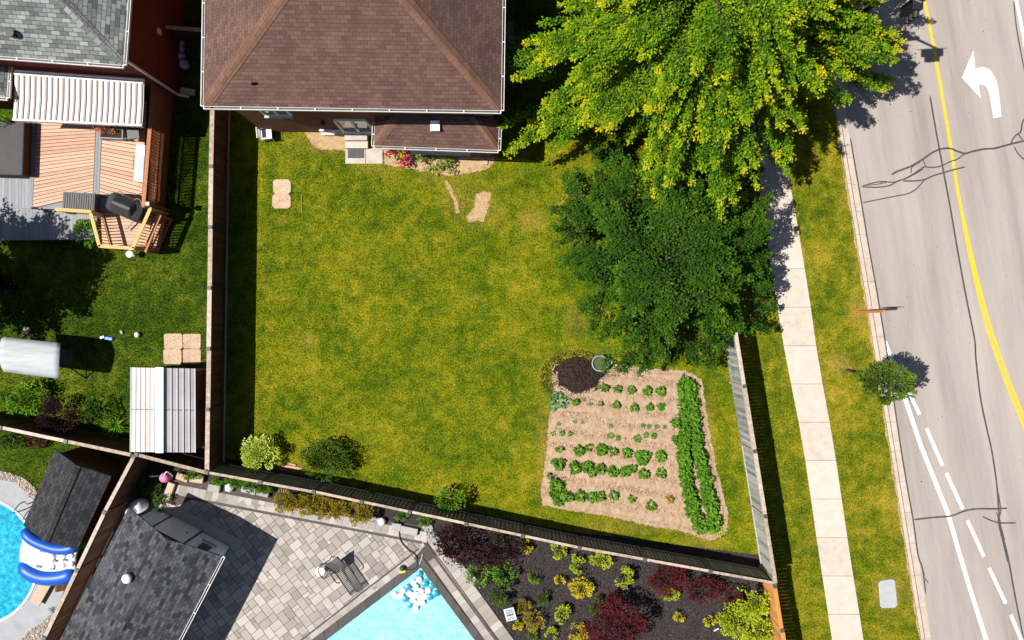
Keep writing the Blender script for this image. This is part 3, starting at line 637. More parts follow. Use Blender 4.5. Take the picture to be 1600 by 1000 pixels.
# single storey bay with its own little hip roof and skylight vent
zb = 2.9
b0, b1 = P(584.5, 228, zb), P(778.5, 235, zb); bx = (b1 - b0).normalized(); by = Vector((-bx.y, bx.x, 0))
bdep = 1.12
bc = [b0, b1, b1 + by * (bdep + .02), b0 + by * bdep]
mb = MB(); r0 = b0 + bx * .95 + by * bdep + Vector((0, 0, .62)); r1 = b1 - bx * .95 + by * bdep + Vector((0, 0, .62))
mb.face([b0, b1, r1, r0], bx); mb.face([b1, bc[2], r1], by); mb.face([bc[3], b0, r0], -by)
broof = mb.build('bay_roof', M['shingle'], house)
for a_, c_ in ((b0, r0), (b1, r1)):
    d = (c_ - a_).normalized(); sd = Vector((0, 0, 1)).cross(d).normalized(); k = MB(); u_ = Vector((0, 0, .02)); dp = Vector((0, 0, -.07))
    k.face([a_ + u_, a_ - sd * .17 + dp + u_, c_ - sd * .17 + dp + u_, c_ + u_], d); k.face([c_ + u_, c_ + sd * .17 + dp + u_, a_ + sd * .17 + dp + u_, a_ + u_], -d); k.build('hip_cap', M['shingle_cap'], broof)
gutter(b0, b1, -by, house, zb - .03); gutter(b0, bc[3] - by * .25, -bx, house, zb - .03); gutter(b1, bc[2] - by * .25, bx, house, zb - .03)
bw = [b0 + bx * .3 + by * .28, b1 - bx * .3 + by * .28, b1 - bx * .3 + by * (bdep - .1), b0 + bx * .3 + by * (bdep - .1)]
mb = MB(); brick_box(mb, bw, -.1, zb - .02); mb.build('bay_wall', M['brick'], house)
window(house, bw[0] + bx * .9, bw[1] - bx * .9, .9, 2.3, -by, mull=2)
sv = P(680, 197, 3.35); m_ = MB(); m_.box(sv + Vector((0, 0, -.05)), (.30, .34, .22)); m_.box(sv + Vector((0, 0, .08)), (.36, .40, .03)); m_.build('roof_vent', M['white_metal'], broof, bevel=.01)
MB().box(sv + Vector((0, 0, .102)), (.24, .28, .012)).build('vent_lid', M['white_plastic'], broof)

# steps and pad by the patio door
m_ = MB(); m_.prism([tuple(p[:2]) for p in G((541, 207), (576, 207), (576, 222), (541, 222))], 0, .38); m_.prism([tuple(p[:2]) for p in G((541, 222.4), (576, 222.4), (576, 233), (541, 233))], 0, .20)
ob = m_.build('concrete_steps', M['concrete'], bevel=.01); base_to(ob, P(558, 222)); tag(ob, 'two pale concrete steps below the patio door of the brown roofed house', 'steps')
m_ = MB(); m_.prism([tuple(p[:2]) for p in G((540, 233.6), (571, 233.6), (571, 256), (540, 256))], 0, .045); m_.prism([tuple(p[:2]) for p in G((571.6, 233.6), (598, 230), (598, 256), (571.6, 256))], 0, .04)
ob = m_.build('concrete_slab', M['concrete'], bevel=.008); base_to(ob, P(569, 245)); tag(ob, 'pale concrete slab on the grass at the foot of the house steps', 'slab')
m_ = MB(); m_.box(P(556, 239.5, .055), (.66, .40, .02))
for i in range(12): m_.box(P(556, 239.5, .068) + Vector((-.3 + i * .055, 0, 0)), (.018, .36, .012))
ob = m_.build('door_mat', M['dgrey']); base_to(ob, P(556, 239.5, .045)); tag(ob, 'dark grey ribbed mat lying on the concrete slab by the steps', 'mat')

# white plastic chair at the house corner
def chair_white(px, py, rz):
    c = P(px, py); t = thing('garden_chair', 'small white plastic chair standing at the left corner of the brick house', 'chair', c)
    Rz = Matrix.Rotation(rz, 3, 'Z'); w_ = lambda x, y, z: c + Rz @ Vector((x, y, 0)) + Vector((0, 0, z))
    m_ = MB(); m_.box(w_(0, 0, .43), (.44, .42, .025), rz); m_.build('seat', M['white_plastic'], t, bevel=.01)
    for x in (-.19, .19):
        for y in (-.18, .18): MB().beam(w_(x * 1.1, y * 1.1, 0), w_(x, y, .42), .04, .04).build('leg', M['white_plastic'], t)
        MB().beam(w_(x * 1.15, -.2, .64), w_(x * 1.15, .2, .64), .05, .03).build('armrest', M['white_plastic'], t)
    m_ = MB(); m_.beam(w_(-.19, .2, .43), w_(-.19, .28, .86), .05, .03); m_.beam(w_(.19, .2, .43), w_(.19, .28, .86), .05, .03)
    for z in (.55, .66, .77, .86): m_.beam(w_(-.19, .2 + (z - .43) * .19, z), w_(.19, .2 + (z - .43) * .19, z), .02, .05)
    m_.build('backrest', M['white_plastic'], t); return t
chair_white(421, 213, R(95))
# garden storage box beside the house, under the maple
sb = P(800, 90); t = thing('garden_cabinet', 'pale blue green plastic cabinet standing against the right side of the house', 'cabinet', sb)
m_ = MB(); m_.box(sb + Vector((-.32, 0.0, .75)), (.65, 1.7, 1.5)); m_.build('body', M['greydeck'], t, bevel=.02)
tm = mat('teal_plastic', [(.06, .10, .11), (.09, .14, .15)], .5)
m_ = MB(); m_.beam(sb + Vector((-.68, 0, 1.62)), sb + Vector((.06, 0, 1.5)), 1.9, .05); m_.build('lid', tm, t, bevel=.015)

# grey roofed neighbour house
zG = 6.0
g1 = P(193, 102, zG); gx_ = (g1 - P(0, 88, zG)).normalized(); gy_ = Vector((-gx_.y, gx_.x, 0)); g0 = g1 - gx_ * 11
gh = thing('brick_house', 'dark red brick house with a mottled grey hipped roof at the top left corner', 'house', (g1.x - 5, g1.y + 5, 0))
groof = hip_roof(gh, [g0, g1, g1 + gy_ * 14, g0 + gy_ * 14], zG, .6, M['grey_shingle'], M['grey_cap'], capw=.34)
gutter(g0, g1, -gy_, gh, zG - .04); gutter(g1, g1 + gy_ * 14, gx_, gh, zG - .04)
ins = .42
gw = [g0 + gx_ * ins + gy_ * ins, g1 - gx_ * ins + gy_ * ins, g1 - gx_ * ins + gy_ * 13.5, g0 + gx_ * ins + gy_ * 13.5]
mb = MB(); brick_box(mb, gw, -.1, zG - .04); mb.build('wall', M['brick2'], gh)
cg = Vector((gw[1].x, gw[1].y, 0))
m_ = MB(); dn = Vector((gx_ * .07 - gy_ * .03)); pth = [g1 + Vector((0, 0, -.08)) - gx_ * .05, cg + gx_ * .09 - gy_ * .02 + Vector((0, 0, 5.3)), cg + gx_ * .09 + Vector((0, 0, .35)), cg + gx_ * .45 + Vector((0, 0, .1))]
pth = [Vector((p.x, p.y, p.z if p.z > 0.05 else p.z)) for p in pth]; pth[1].z = 5.35; pth[2].z = .4; pth[3].z = .1
for i in range(3): m_.beam(pth[i], pth[i + 1], .085, .07)
m_.build('downspout', M['white_metal'], gh)
MB().box(cg + gx_ * .02 + gy_ * 1.9 + Vector((0, 0, 2.4 - 0)), (.06, .2, .3)).build('wall_vent', M['white_metal'], gh)
bv = P(20, 54, 6.47); MB().lathe(bv, [(.1, -.2), (.1, .12), (.14, .13), (.14, .2)], 10).build('roof_vent', M['black'], groof)
# little lower roof entering from the left edge
l1 = P(11, 153, 3.0); l0 = l1 - gx_ * 4; mb = MB(); l2 = l1 + gy_ * 1.25
mb.face([l0, l1, l1 + gy_ * 1.25 - gx_ * .7 + Vector((0, 0, .6)), l0 + gy_ * 1.25 + Vector((0, 0, .6))], gx_); mb.face([l1, l2, l1 + gy_ * 1.25 - gx_ * .7 + Vector((0, 0, .6))], gy_)
mb.build('bay_roof', M['grey_shingle'], gh); gutter(l0, l1, -gy_, gh, 2.97); gutter(l1, l2, gx_, gh, 2.97)
lw = [l0 + gy_ * .25, l1 - gx_ * .25 + gy_ * .25, l1 - gx_ * .25 + gy_ * 1.2]; mb = MB(); mb.face(wallface(lw[0], lw[1], 0, 2.96)); mb.face(wallface(lw[1], lw[2], 0, 2.96)); mb.build('bay_wall', M['brick2'], gh)

# awning
a0, a1 = P(23, 117, 3.0), P(225, 131, 3.0); f0, f1 = P(20, 187, 2.55), P(222, 196, 2.55)
aw = thing('retractable_awning', 'white striped awning with brown and grey bands stretched out over the deck', 'awning', ((a0.x + a1.x) / 2, a0.y, 0))
m_ = MB(); m_.beam(a0 + gy_ * .09, a1 + gy_ * .09, .20, .16); m_.build('cassette', M['white_metal'], aw, bevel=.02)
sm = {0: M['white_pvc'], 1: mat('stripe_brown', [(.10, .045, .035), (.13, .06, .05)]), 2: mat('stripe_grey', [(.055, .06, .07), (.08, .085, .1)]), 3: mat('stripe_sand', [(.42, .36, .30), (.5, .44, .38)])}
cl = mat('awning_canvas', [(.66, .64, .62), (.74, .72, .70)], .8)
m_ = MB(); N_ = 23; pat = [(0, .48, 0), (.48, .60, 1), (.60, .66, 0), (.66, .93, 2), (.93, 1., 0)]
for i in range(N_):
    for s0, s1, k in pat:
        t0, t1 = (i + s0) / N_, (i + s1) / N_; m_.cm = k if not (k == 2 and i % 2) else 1
        pa, pb, pc_, pd = a0.lerp(a1, t0), a0.lerp(a1, t1), f0.lerp(f1, t1), f0.lerp(f1, t0)
        mid = lambda u, v: u.lerp(v, .5) - Vector((0, 0, .05))
        m_.add([pa, pd, pc_, pb, mid(pa, pd), mid(pb, pc_)], [(0, 4, 5, 3), (4, 1, 2, 5)], .5)
m_.build('canopy', [cl, sm[1], sm[2]], aw)
m_ = MB(); m_.beam(f0, f1, .06, .07); m_.build('front_bar', M['white_metal'], aw)
m_ = MB()
for i in range(46):
    p, q = f0.lerp(f1, i / 46), f0.lerp(f1, (i + 1) / 46); z_ = Vector((0, 0, -.16 - .03 * (i % 2)))
    m_.add([p - gy_ * .035, q - gy_ * .035, q + z_ - gy_ * .04, p + z_ - gy_ * .04], [(0, 1, 2, 3)])
m_.build('valance', cl, aw)
for t_ in (.12, .88):
    p = a0.lerp(a1, t_); q = f0.lerp(f1, t_ + (.12 if t_ < .5 else -.12)); e = p.lerp(q, .5) + gx_ * (-.3 if t_ < .5 else .3) - Vector((0, 0, .15))
    m_ = MB(); m_.beam(p - Vector((0, 0, .12)), e, .05, .05); m_.beam(e, q - Vector((0, 0, .03)), .05, .05); m_.build('folding_arm', M['white_metal'], aw)

# ---------------------------------------------------------------- neighbour deck
ZD = .9
dk = thing('raised_deck', 'raised wooden deck with peach boards and grey border strips behind the grey roofed house', 'deck', P(150, 260))
def boards(mb, quad, z, wd, gapw=.006, along=0, th=.03):
    """quad: 4 px corners TL,TR,BR,BL at height z; boards run TL->TR (along=0) or TL->BL (along=1)"""
    q = [P(a, b, z) for a, b in quad]
    if along: q = [q[0], q[3], q[2], q[1]]
    n = max(1, round((q[3] - q[0]).length / wd)); L_ = (q[3] - q[0]).length; g_ = gapw / L_
    for i in range(n):
        t0, t1 = i / n + g_ / 2, (i + 1) / n - g_ / 2
        poly = [q[0].lerp(q[3], t0), q[1].lerp(q[2], t0), q[1].lerp(q[2], t1), q[0].lerp(q[3], t1)]
        mb.prism([(p.x, p.y) for p in poly], z - th, z)
m_ = MB(); boards(m_, [(60, 150), (151, 154), (145, 303), (51, 325)], ZD, .15, .022); boards(m_, [(162, 155), (229, 158), (221, 325), (155, 305)], ZD, .15, .022); m_.build('deck_boards', M['deck'], dk)
m_ = MB(); boards(m_, [(152, 150), (161, 150), (154.5, 305), (145.5, 304)], ZD, .14, .01, 1)
boards(m_, [(42, 150), (59, 150), (50.5, 325), (48, 325)], ZD, .1, .01, 1); boards(m_, [(51, 326), (146, 304), (221, 326), (221, 330)], ZD + .001, .12, .01, 0)
m_.build('border_boards', M['greydeck'], dk)
m_ = MB()
m_.prism([tuple(P(*p, z=ZD)[:2]) for p in [(44, 150), (229, 150), (222, 326), (52, 326)]], .1, ZD - .035); m_.build('deck_frame', M['brown_wood'], dk)
# railing with lattice on the lawn side
rt = [(239, 128), (236, 180), (230, 250), (224, 322)]
def rail(root, p, zr, z0, m, lat=False, bal=True, rw=.15, name='railing'):
    q = [P(*a, z=zr) for a in p]; m_ = MB()
    for i in range(len(q) - 1): m_.beam(q[i], q[i + 1], rw, .04)
    r_ = m_.build('handrail', m, root); m2 = MB()
    for i in range(len(q) - 1):
        L_ = (q[i + 1] - q[i]).length; n = int(L_ / .12)
        if bal:
            for k in range(1, n): c = q[i].lerp(q[i + 1], k / n); m2.beam(Vector((c.x, c.y, z0 + .06)), Vector((c.x, c.y, zr - .02)), .03, .03)
        d = q[i + 1] - q[i]; a_, b_ = Vector((q[i].x, q[i].y, z0 + .08)), Vector((q[i + 1].x, q[i + 1].y, z0 + .08)); m2.beam(a_, b_, .04, .08)
    if bal: m2.build('balusters', m, root)
    for c in (q[0], q[-1]): MB().box(Vector((c.x, c.y, zr / 2)), (.1, .1, zr + .05)).build('post', m, root)
    return r_
rail(dk, rt, 1.95, ZD, M['rail_wood'])
q = [P(*a, z=1.95) + Vector((.02, 0, 0)) for a in rt]; m_ = MB()
a_, b_ = Vector((q[0].x + .03, q[0].y, 0)), Vector((q[-1].x + .03, q[-1].y, 0)); L_ = (b_ - a_).length; d = (b_ - a_) / L_
for k in range(int(L_ / .085)):
    s_ = k * .085
    for sg in (1, -1):
        t1 = s_ + sg * 1.75
        e0, e1 = max(0, min(L_, s_)), max(0, min(L_, t1)); zt = .05 + 1.75 * (abs(e1 - s_) / 1.75)
        m_.beam(a_ + d * s_ + Vector((.012 * sg, 0, .05)), a_ + d * e1 + Vector((.012 * sg, 0, zt)), .008, .025)
m_.build('lattice_panel', M['rail_wood'], dk)
m_ = MB(); m_.prism([(p.x + ox, p.y) for p, ox in ((a_, -.25), (b_, -.25), (b_, -.12), (a_, -.12))], .02, ZD - .05); m_.build('skirt_board', M['brown_wood'], dk)
# lower grey deck
ld = thing('lower_deck', 'low grey board deck below the peach deck, partly in tree shade', 'deck', P(40, 330))
m_ = MB(); boards(m_, [(-40, 270), (50, 274), (49, 326), (-40, 322)], .42, .14, .008, 1); boards(m_, [(-40, 322.6), (152, 331), (150, 374), (-40, 376)], .42, .14, .008, 1); m_.build('deck_boards', M['greydeck'], ld)
m_ = MB(); m_.prism([tuple(P(*p, z=.42)[:2]) for p in [(-40, 271), (49, 275), (48, 330), (151, 332), (149, 373), (-40, 375)]], 0, .385); m_.build('deck_frame', M['dgrey'], ld)
# angled landing with stairs and rails
ls = thing('deck_landing', 'small angled wooden landing with yellow topped rails at the lower corner of the peach deck', 'landing', P(195, 360))
m_ = MB(); boards(m_, [(157, 327), (240, 327), (228, 388), (160, 385)], .72, .13, .012); m_.build('landing_boards', M['deck'], ls)
m_ = MB(); boards(m_, [(240, 330), (256, 330), (243, 392), (229, 390)], .5, .25, .02, 1); boards(m_, [(245, 332), (261, 332), (248, 394), (233, 392)], .28, .25, .02, 1); m_.build('stair_treads', M['deck'], ls)
m_ = MB(); m_.prism([tuple(P(*p, z=.72)[:2]) for p in [(158, 329), (239, 329), (227, 387), (161, 384)]], .0, .685); m_.build('landing_frame', M['brown_wood'], ls)
for p_ in ([(88, 327), (141, 331)], [(142, 334), (155, 383)], [(156, 384.5), (208, 388)], [(208.5, 386), (235, 326)]):
    rail(ls, p_, 1.72, .45 if p_[0][0] == 88 else .74, M['tan_wood'], rw=.13)
rail(ls, [(228, 392), (250, 338)], 1.3, .1, M['rail_wood'], rw=.08)

def simple(name, label, cat, loc, parts, group=None):
    t = thing(name, label, cat, loc, group)
    for nm, mb_, m_, *bv in parts: mb_.build(nm, m_, t, bevel=bv[0] if bv else 0, smooth=bool(len(bv) > 1 and bv[1]))
    return t
# hot tub
h0 = [P(-60, 188, 1.5), P(37, 190, 1.5), P(34, 273, 1.5), P(-60, 270, 1.5)]
sk = [Vector(((p.x) * 1 + (0), p.y, 0)) for p in h0]
simple('hot_tub', 'hot tub under a dark grey folding cover at the left edge of the deck', 'hot tub', P(10, 230), [
    ('cabinet', MB().prism([(p.x, p.y) for p in h0], .1, 1.38, .3), M['brown_wood'], .05),
    ('cover', MB().prism([(h0[0].x, h0[0].y + .04), (h0[1].x + .04, h0[1].y + .04), (h0[2].x + .04, h0[2].y - .04), (h0[3].x, h0[3].y - .04)], 1.39, 1.5, .4), M['tubcover'], .05)])
# deck box with ribbed lid
dbx = P(122, 314, 1.5); Rt = R(-3); t = thing('deck_box', 'grey plastic deck box with a ribbed lid next to the covered barbecue', 'storage box', (dbx.x, dbx.y, ZD))
MB().box((dbx.x, dbx.y, 1.15), (1.2, .62, .5), Rt).build('body', M['dgrey'], t, bevel=.02)
m_ = MB(); m_.box((dbx.x, dbx.y, 1.43), (1.27, .68, .06), Rt)
for i in range(13): m_.box(Vector((dbx.x, dbx.y, 1.468)) + Matrix.Rotation(Rt, 3, 'Z') @ Vector((-.56 + i * .0935, 0, 0)), (.05, .6, .03), Rt)
m_.build('lid', M['dgrey'], t, bevel=.008)
# covered barbecue
bq = P(192, 322, 1.9); Rb = Matrix.Rotation(R(-22), 3, 'Z'); t = thing('covered_barbecue', 'barbecue wrapped in a shiny black cover standing at the deck corner', 'barbecue', (bq.x, bq.y, ZD))
m_ = MB(); cs = [(-.72, -.26, .35, .95), (-.72, .26, .35, .95)]
def loft(mb, secs, tone=.5):
    vs = [v for s_ in secs for v in s_]; n = len(secs[0])
    fs = [(i * n + k, i * n + (k + 1) % n, (i + 1) * n + (k + 1) % n, (i + 1) * n + k) for i in range(len(secs) - 1) for k in range(n)]
    fs += [list(range(n - 1, -1, -1)), list(range((len(secs) - 1) * n, len(secs) * n))]; mb.add(vs, fs, tone)
def rrect(c, hx, hy, z, rt, jit=0.):
    out = []
    for k in range(16):
        t_ = 2 * math.pi * k / 16; e = .35
        x = hx * math.copysign(abs(math.cos(t_)) ** e, math.cos(t_)); y = hy * math.copysign(abs(math.sin(t_)) ** e, math.sin(t_))
        out.append(Vector((c.x, c.y, 0)) + rt @ Vector((x + random.uniform(-jit, jit), y + random.uniform(-jit, jit), 0)) + Vector((0, 0, z)))
    return out
loft(m_, [rrect(bq, .78, .42, ZD + .05, Rb, .03), rrect(bq, .77, .41, ZD + .6, Rb, .03), rrect(bq, .72, .39, ZD + .85, Rb, .02), rrect(bq, .46, .34, ZD + .95, Rb, .02), rrect(bq, .38, .06, ZD + 1.2, Rb, .01)])
m_.build('cover', M['tar'], t)
m_ = MB()
for s_ in (-.35, .4):
    pts = [Vector((bq.x, bq.y, 0)) + Rb @ Vector((s_ + .14 * math.cos(a), .36 + .12 * math.sin(a), 0)) + Vector((0, 0, ZD + .85)) for a in np.linspace(0, 2 * math.pi, 14)]; m_.tube(pts, .022, 6, cap=False)
m_.build('handle', M['black'], t)
MB().beam(Vector((bq.x, bq.y, ZD + .03)) + Rb @ Vector((.25, -.3, 0)), Vector((bq.x, bq.y, ZD + .03)) + Rb @ Vector((.0, -.9, 0)), .05, .04).build('cover_strap', M['black'], t)
# white cooler bench against the rail
wb = P(218, 255, 1.35); t = thing('white_sideboard', 'narrow white side table with a pale blue top pressed against the deck railing', 'side table', (wb.x, wb.y, ZD))
rz = R(-4); MB().box((wb.x, wb.y, 1.33), (.36, 1.45, .05), rz).build('tabletop', M['white_plastic'], t, bevel=.015)
MB().box((wb.x + .02, wb.y - .03, 1.362), (.26, .62, .012), rz).build('glass_inset', mat('pale_blue_glass', [(.35, .50, .62), (.42, .58, .70)], .2), t)
for a_, b_ in ((-.14, -.65), (.14, -.65), (-.14, .65), (.14, .65)): MB().box((wb.x + a_, wb.y + b_, 1.1), (.04, .04, .42)).build('leg', M['white_metal'], t)
m_ = MB(); m_.tube([Vector((wb.x - .2, wb.y - .3, 1.3)), Vector((wb.x - .27, wb.y - .2, 1.3)), Vector((wb.x - .27, wb.y + .2, 1.3)), Vector((wb.x - .2, wb.y + .3, 1.3))], .015, 6); m_.build('side_rail', M['black'], t)
# dark bistro chair under awning edge
cc = P(205, 208, 1.5); t = thing('patio_chair', 'black metal chair half hidden under the edge of the striped awning', 'chair', (cc.x, cc.y, ZD))
MB().box((cc.x, cc.y, ZD + .43), (.46, .44, .03), .1).build('seat', M['black'], t)
for a_, b_ in ((-.2, -.2), (.2, -.2), (-.2, .2), (.2, .2)): MB().beam((cc.x + a_ * 1.1, cc.y + b_ * 1.1, ZD), (cc.x + a_, cc.y + b_, ZD + .43), .025, .025).build('leg', M['black'], t)
m_ = MB()
for x in np.linspace(-.2, .2, 7): m_.beam((cc.x + x, cc.y - .2, ZD + .45), (cc.x + x, cc.y - .27, ZD + .88), .016, .016)
m_.beam((cc.x - .22, cc.y - .27, ZD + .89), (cc.x + .22, cc.y - .27, ZD + .89), .03, .03); m_.build('backrest', M['black'], t)
# lamp post cube on the rail end
lp = P(232, 319, 2.0); t = thing('post_lamp', 'small square lantern on a post at the end of the orange handrail', 'lamp', (lp.x + .03, lp.y, 0))
MB().box((lp.x, lp.y, 1.0), (.1, .1, 2.0)).build('post', M['rail_wood'], t); MB().box((lp.x, lp.y, 2.06), (.2, .2, .1)).build('lantern', M['dgrey'], t, bevel=.01); MB().box((lp.x, lp.y, 2.118), (.11, .11, .012)).build('lens', M['white_plastic'], t)
# bird bath
bb = P(202, 397, .5); t = thing('bird_bath', 'tiny white bird bath on the grass below the deck landing', 'bird bath', (bb.x, bb.y, 0))
MB().lathe((bb.x, bb.y, 0), [(.1, 0), (.03, .05), (.03, .42)], 12).build('pedestal', M['white_plastic'], t, smooth=True)
MB().lathe((bb.x, bb.y, 0), [(.04, .42), (.13, .49), (.14, .51), (.12, .50), (.04, .46)], 18).build('bowl', M['white_plastic'], t, smooth=True)
# ---------------------------------------------------------------- left yard objects
# ribbed metal shed
zs = 2.0
s_tl, s_tr, s_br, s_bl = P(205, 574, zs), P(305, 576, zs), P(305.5, 707, zs), P(204, 706, zs)
sh = thing('garden_shed', 'small shed with a ribbed pale grey metal roof beside the long brown fence', 'shed', ((s_tl.x + s_tr.x) / 2, (s_tl.y + s_bl.y) / 2, 0))
shm = mat('shed_roof_metal', [(.30, .29, .29), (.42, .41, .41), (.50, .49, .49)], .5, 1.2, .5, .5, spec=.4)
rx = .44; zr = 2.5
for nm, (ea, eb, t0, t1) in {'roof_panel': (s_tl, s_bl, 0, rx), 'roof_panel ': (s_tr, s_br, 1, rx)}.items():
    m_ = MB(); ra, rb = P(*(205 + (305 - 205) * rx, 575), z=zr), P(*(204.5 + 101 * rx, 706.5), z=zr)
    N_ = 6
    for i in range(N_):
        u0, u1 = i / N_ + .008, (i + 1) / N_ - .008; tn = random.random()
        for h0_, h1_, tt in ((0, .492, tn), (.5, 1, min(1, max(0, tn + random.uniform(-.3, .3))))):
            a_, b_ = ea.lerp(ra, u0), ea.lerp(ra, u1); c_, d_ = eb.lerp(rb, u1), eb.lerp(rb, u0)
            m_.add([a_.lerp(d_, h0_), b_.lerp(c_, h0_), b_.lerp(c_, h1_), a_.lerp(d_, h1_)], [(0, 1, 2, 3)], tt)
        a_ = ea.lerp(ra, i / N_); b_ = eb.lerp(rb, i / N_); m_.beam(a_ + Vector((0, 0, .015)), b_ + Vector((0, 0, .015)), .03, .035, .2)
    m_.build(nm.strip(), shm, sh)
    m_ = MB(); m_.add([ea - Vector((0, 0, .02)), ra - Vector((0, 0, .02)), rb - Vector((0, 0, .02)), eb - Vector((0, 0, .02))], [(0, 1, 2, 3)], .0); m_.build('roof_sheet', M['dgrey'], sh)
m_ = MB(); m_.beam(P(249, 574, zr + .03), P(249, 707.5, zr + .03), .30, .03); m_.build('ridge_cap', M['white_pvc'], sh)
sw_ = mat('shed_wall', [(.13, .075, .055), (.20, .12, .09)], .7, 3)
w0, w1, w2, w3 = s_tl + Vector((.06, -.1, 0)), s_tr + Vector((-.02, -.1, 0)), s_br + Vector((-.02, .1, 0)), s_bl + Vector((.06, .1, 0))
m_ = MB(); brick_box(m_, [w3, w2, w1, w0], 0, 1.97); m_.build('wall', sw_, sh)
m_ = MB(); g_ = (w0 + w1) / 2
for a_, b_ in ((w0, w1), (w3, w2)): m_.add([(a_.x, a_.y, 1.97), (b_.x, b_.y, 1.97), (a_.x + (b_.x - a_.x) * rx, (a_.y + b_.y) / 2, 2.46)], [(0, 1, 2)])
m_.build('gable', sw_, sh)
m_ = MB(); m_.box((w1.x + .012, w1.y - 1.35, 1.45), (.03, .36, .42)); wd_ = m_.build('window', M['dgrey'], sh)
m_ = MB(); m_.box((w1.x + .03, w1.y - 1.35, 1.45), (.02, .03, .44)); m_.box((w1.x + .033, w1.y - 1.35, 1.45), (.02, .38, .03)); m_.build('frame', M['brown_wood'], wd_)
# 2x2 tan slabs beside shed, and two on the lawn
def slab(px, py, wx, wy, label, grp=None, rz=0., z=.035, m=None, cut=.06):
    c = P(px, py); hx, hy = wx / 2, wy / 2; pl = []
    for sx, sy in ((-1, -1), (1, -1), (1, 1), (-1, 1)):
        x, y = sx * hx, sy * hy
        a_, b_ = ((x, y - sy * cut), (x - sx * cut, y)) if sx * sy > 0 else ((x - sx * cut, y), (x, y - sy * cut))
        pl += [a_, b_]
    T = Matrix.Rotation(rz, 3, 'Z'); pl = [T @ Vector((a_ + random.uniform(-.012, .012), b_ + random.uniform(-.012, .012), 0)) + c for a_, b_ in pl]
    pl = sorted(pl, key=lambda q: math.atan2(q.y - c.y, q.x - c.x))
    o = MB().prism([(p.x, p.y) for p in pl], -.02, z).build('paving_slab', m or M['stone'], bevel=.008); base_to(o, c); return tag(o, label, 'paving slab', grp)
for px, py, w_ in ((271, 533, 'upper left'), (300, 533, 'upper right'), (270, 557, 'lower left'), (300, 557, 'lower right')):
    slab(px, py, .75, .62, f'{w_} slab of the four tan paving slabs above the ribbed metal shed', 'tan paving slabs above the shed')
slab(441, 291.5, .72, .60, 'upper of the two tan stepping slabs set in the upper left of the lawn', 'stepping slabs on the lawn', cut=.10)
slab(440, 314.5, .76, .60, 'lower of the two tan stepping slabs set in the upper left of the lawn', 'stepping slabs on the lawn', cut=.10)
slab(758, 254, .20, .18, 'small pale block at the right end of the flower bed', z=.08, cut=.02)
m_ = MB().tube(smooth_path(G((472, 304, ), (471, 318), (472, 333), z=.03), 3), .018, 5); o = m_.build('green_stake', M['lf_yg']); base_to(o, P(471, 318)); tag(o, 'thin green stake lying on the grass beside the stepping slabs', 'stake')
# canopy swing
cz = 1.9; cp = [P(2, 526, cz), P(94, 536, cz), P(92, 592, cz), P(4, 581, cz)]
swg = thing('garden_swing', 'garden swing seat under a pale grey fabric canopy on the left lawn', 'swing', P(60, 556))
nx, ny = 12, 6; m_ = MB(); vs = []
for j in range(ny + 1):
    for i in range(nx + 1):
        u, v = i / nx, j / ny; p = cp[0].lerp(cp[1], u).lerp(cp[3].lerp(cp[2], u), v)
        bow = .20 * (1 - (2 * v - 1) ** 2) + .05 * (1 - (2 * u - 1) ** 2); p.x += .06 * math.sin(math.pi * v) * (1 if i == nx else -1 if i == 0 else 0)
        vs.append(p + Vector((0, 0, bow - .06)))
m_.add(vs, [(j * (nx + 1) + i, (j + 1) * (nx + 1) + i, (j + 1) * (nx + 1) + i + 1, j * (nx + 1) + i + 1) for j in range(ny) for i in range(nx)], .5)
cn = m_.build('canopy', mat('grey_canvas', [(.26, .29, .30), (.36, .40, .41), (.42, .46, .47)], .7, 1.2, .9, .1, stretch=(.5, 3, 1)), swg, smooth=True)
sd_ = cn.modifiers.new('s', 'SOLIDIFY'); sd_.thickness = .012
fm_ = MB()
for a_, b_ in ((cp[0], cp[3]), (cp[1], cp[2])):
    mdl = a_.lerp(b_, .5); ft = [Vector((a_.x, a_.y + .15, .02)), Vector((b_.x, b_.y - .1, .02))]
    ft = [Vector((f.x + (.12 if a_ is cp[1] else .1), f.y, .02)) for f in ft]
    fm_.tube([ft[0], mdl + Vector((0, 0, -.06))], .025, 8); fm_.tube([ft[1], mdl + Vector((0, 0, -.06))], .025, 8); fm_.tube([ft[0], ft[1]], .025, 8)
fm_.tube([cp[0].lerp(cp[3], .5) + Vector((0, 0, -.06)), cp[1].lerp(cp[2], .5) + Vector((0, 0, -.06))], .025, 8); fm_.build('frame', M['black'], swg)
sc = (cp[0] + cp[2]) / 2; MB().box((sc.x + .1, sc.y, .5), (1.7, .5, .08), R(-4)).build('seat', M['dgrey'], swg, bevel=.02); MB().box((sc.x + .1, sc.y + .28, .78), (1.7, .08, .5), R(-4)).build('backrest', M['dgrey'], swg, bevel=.02)
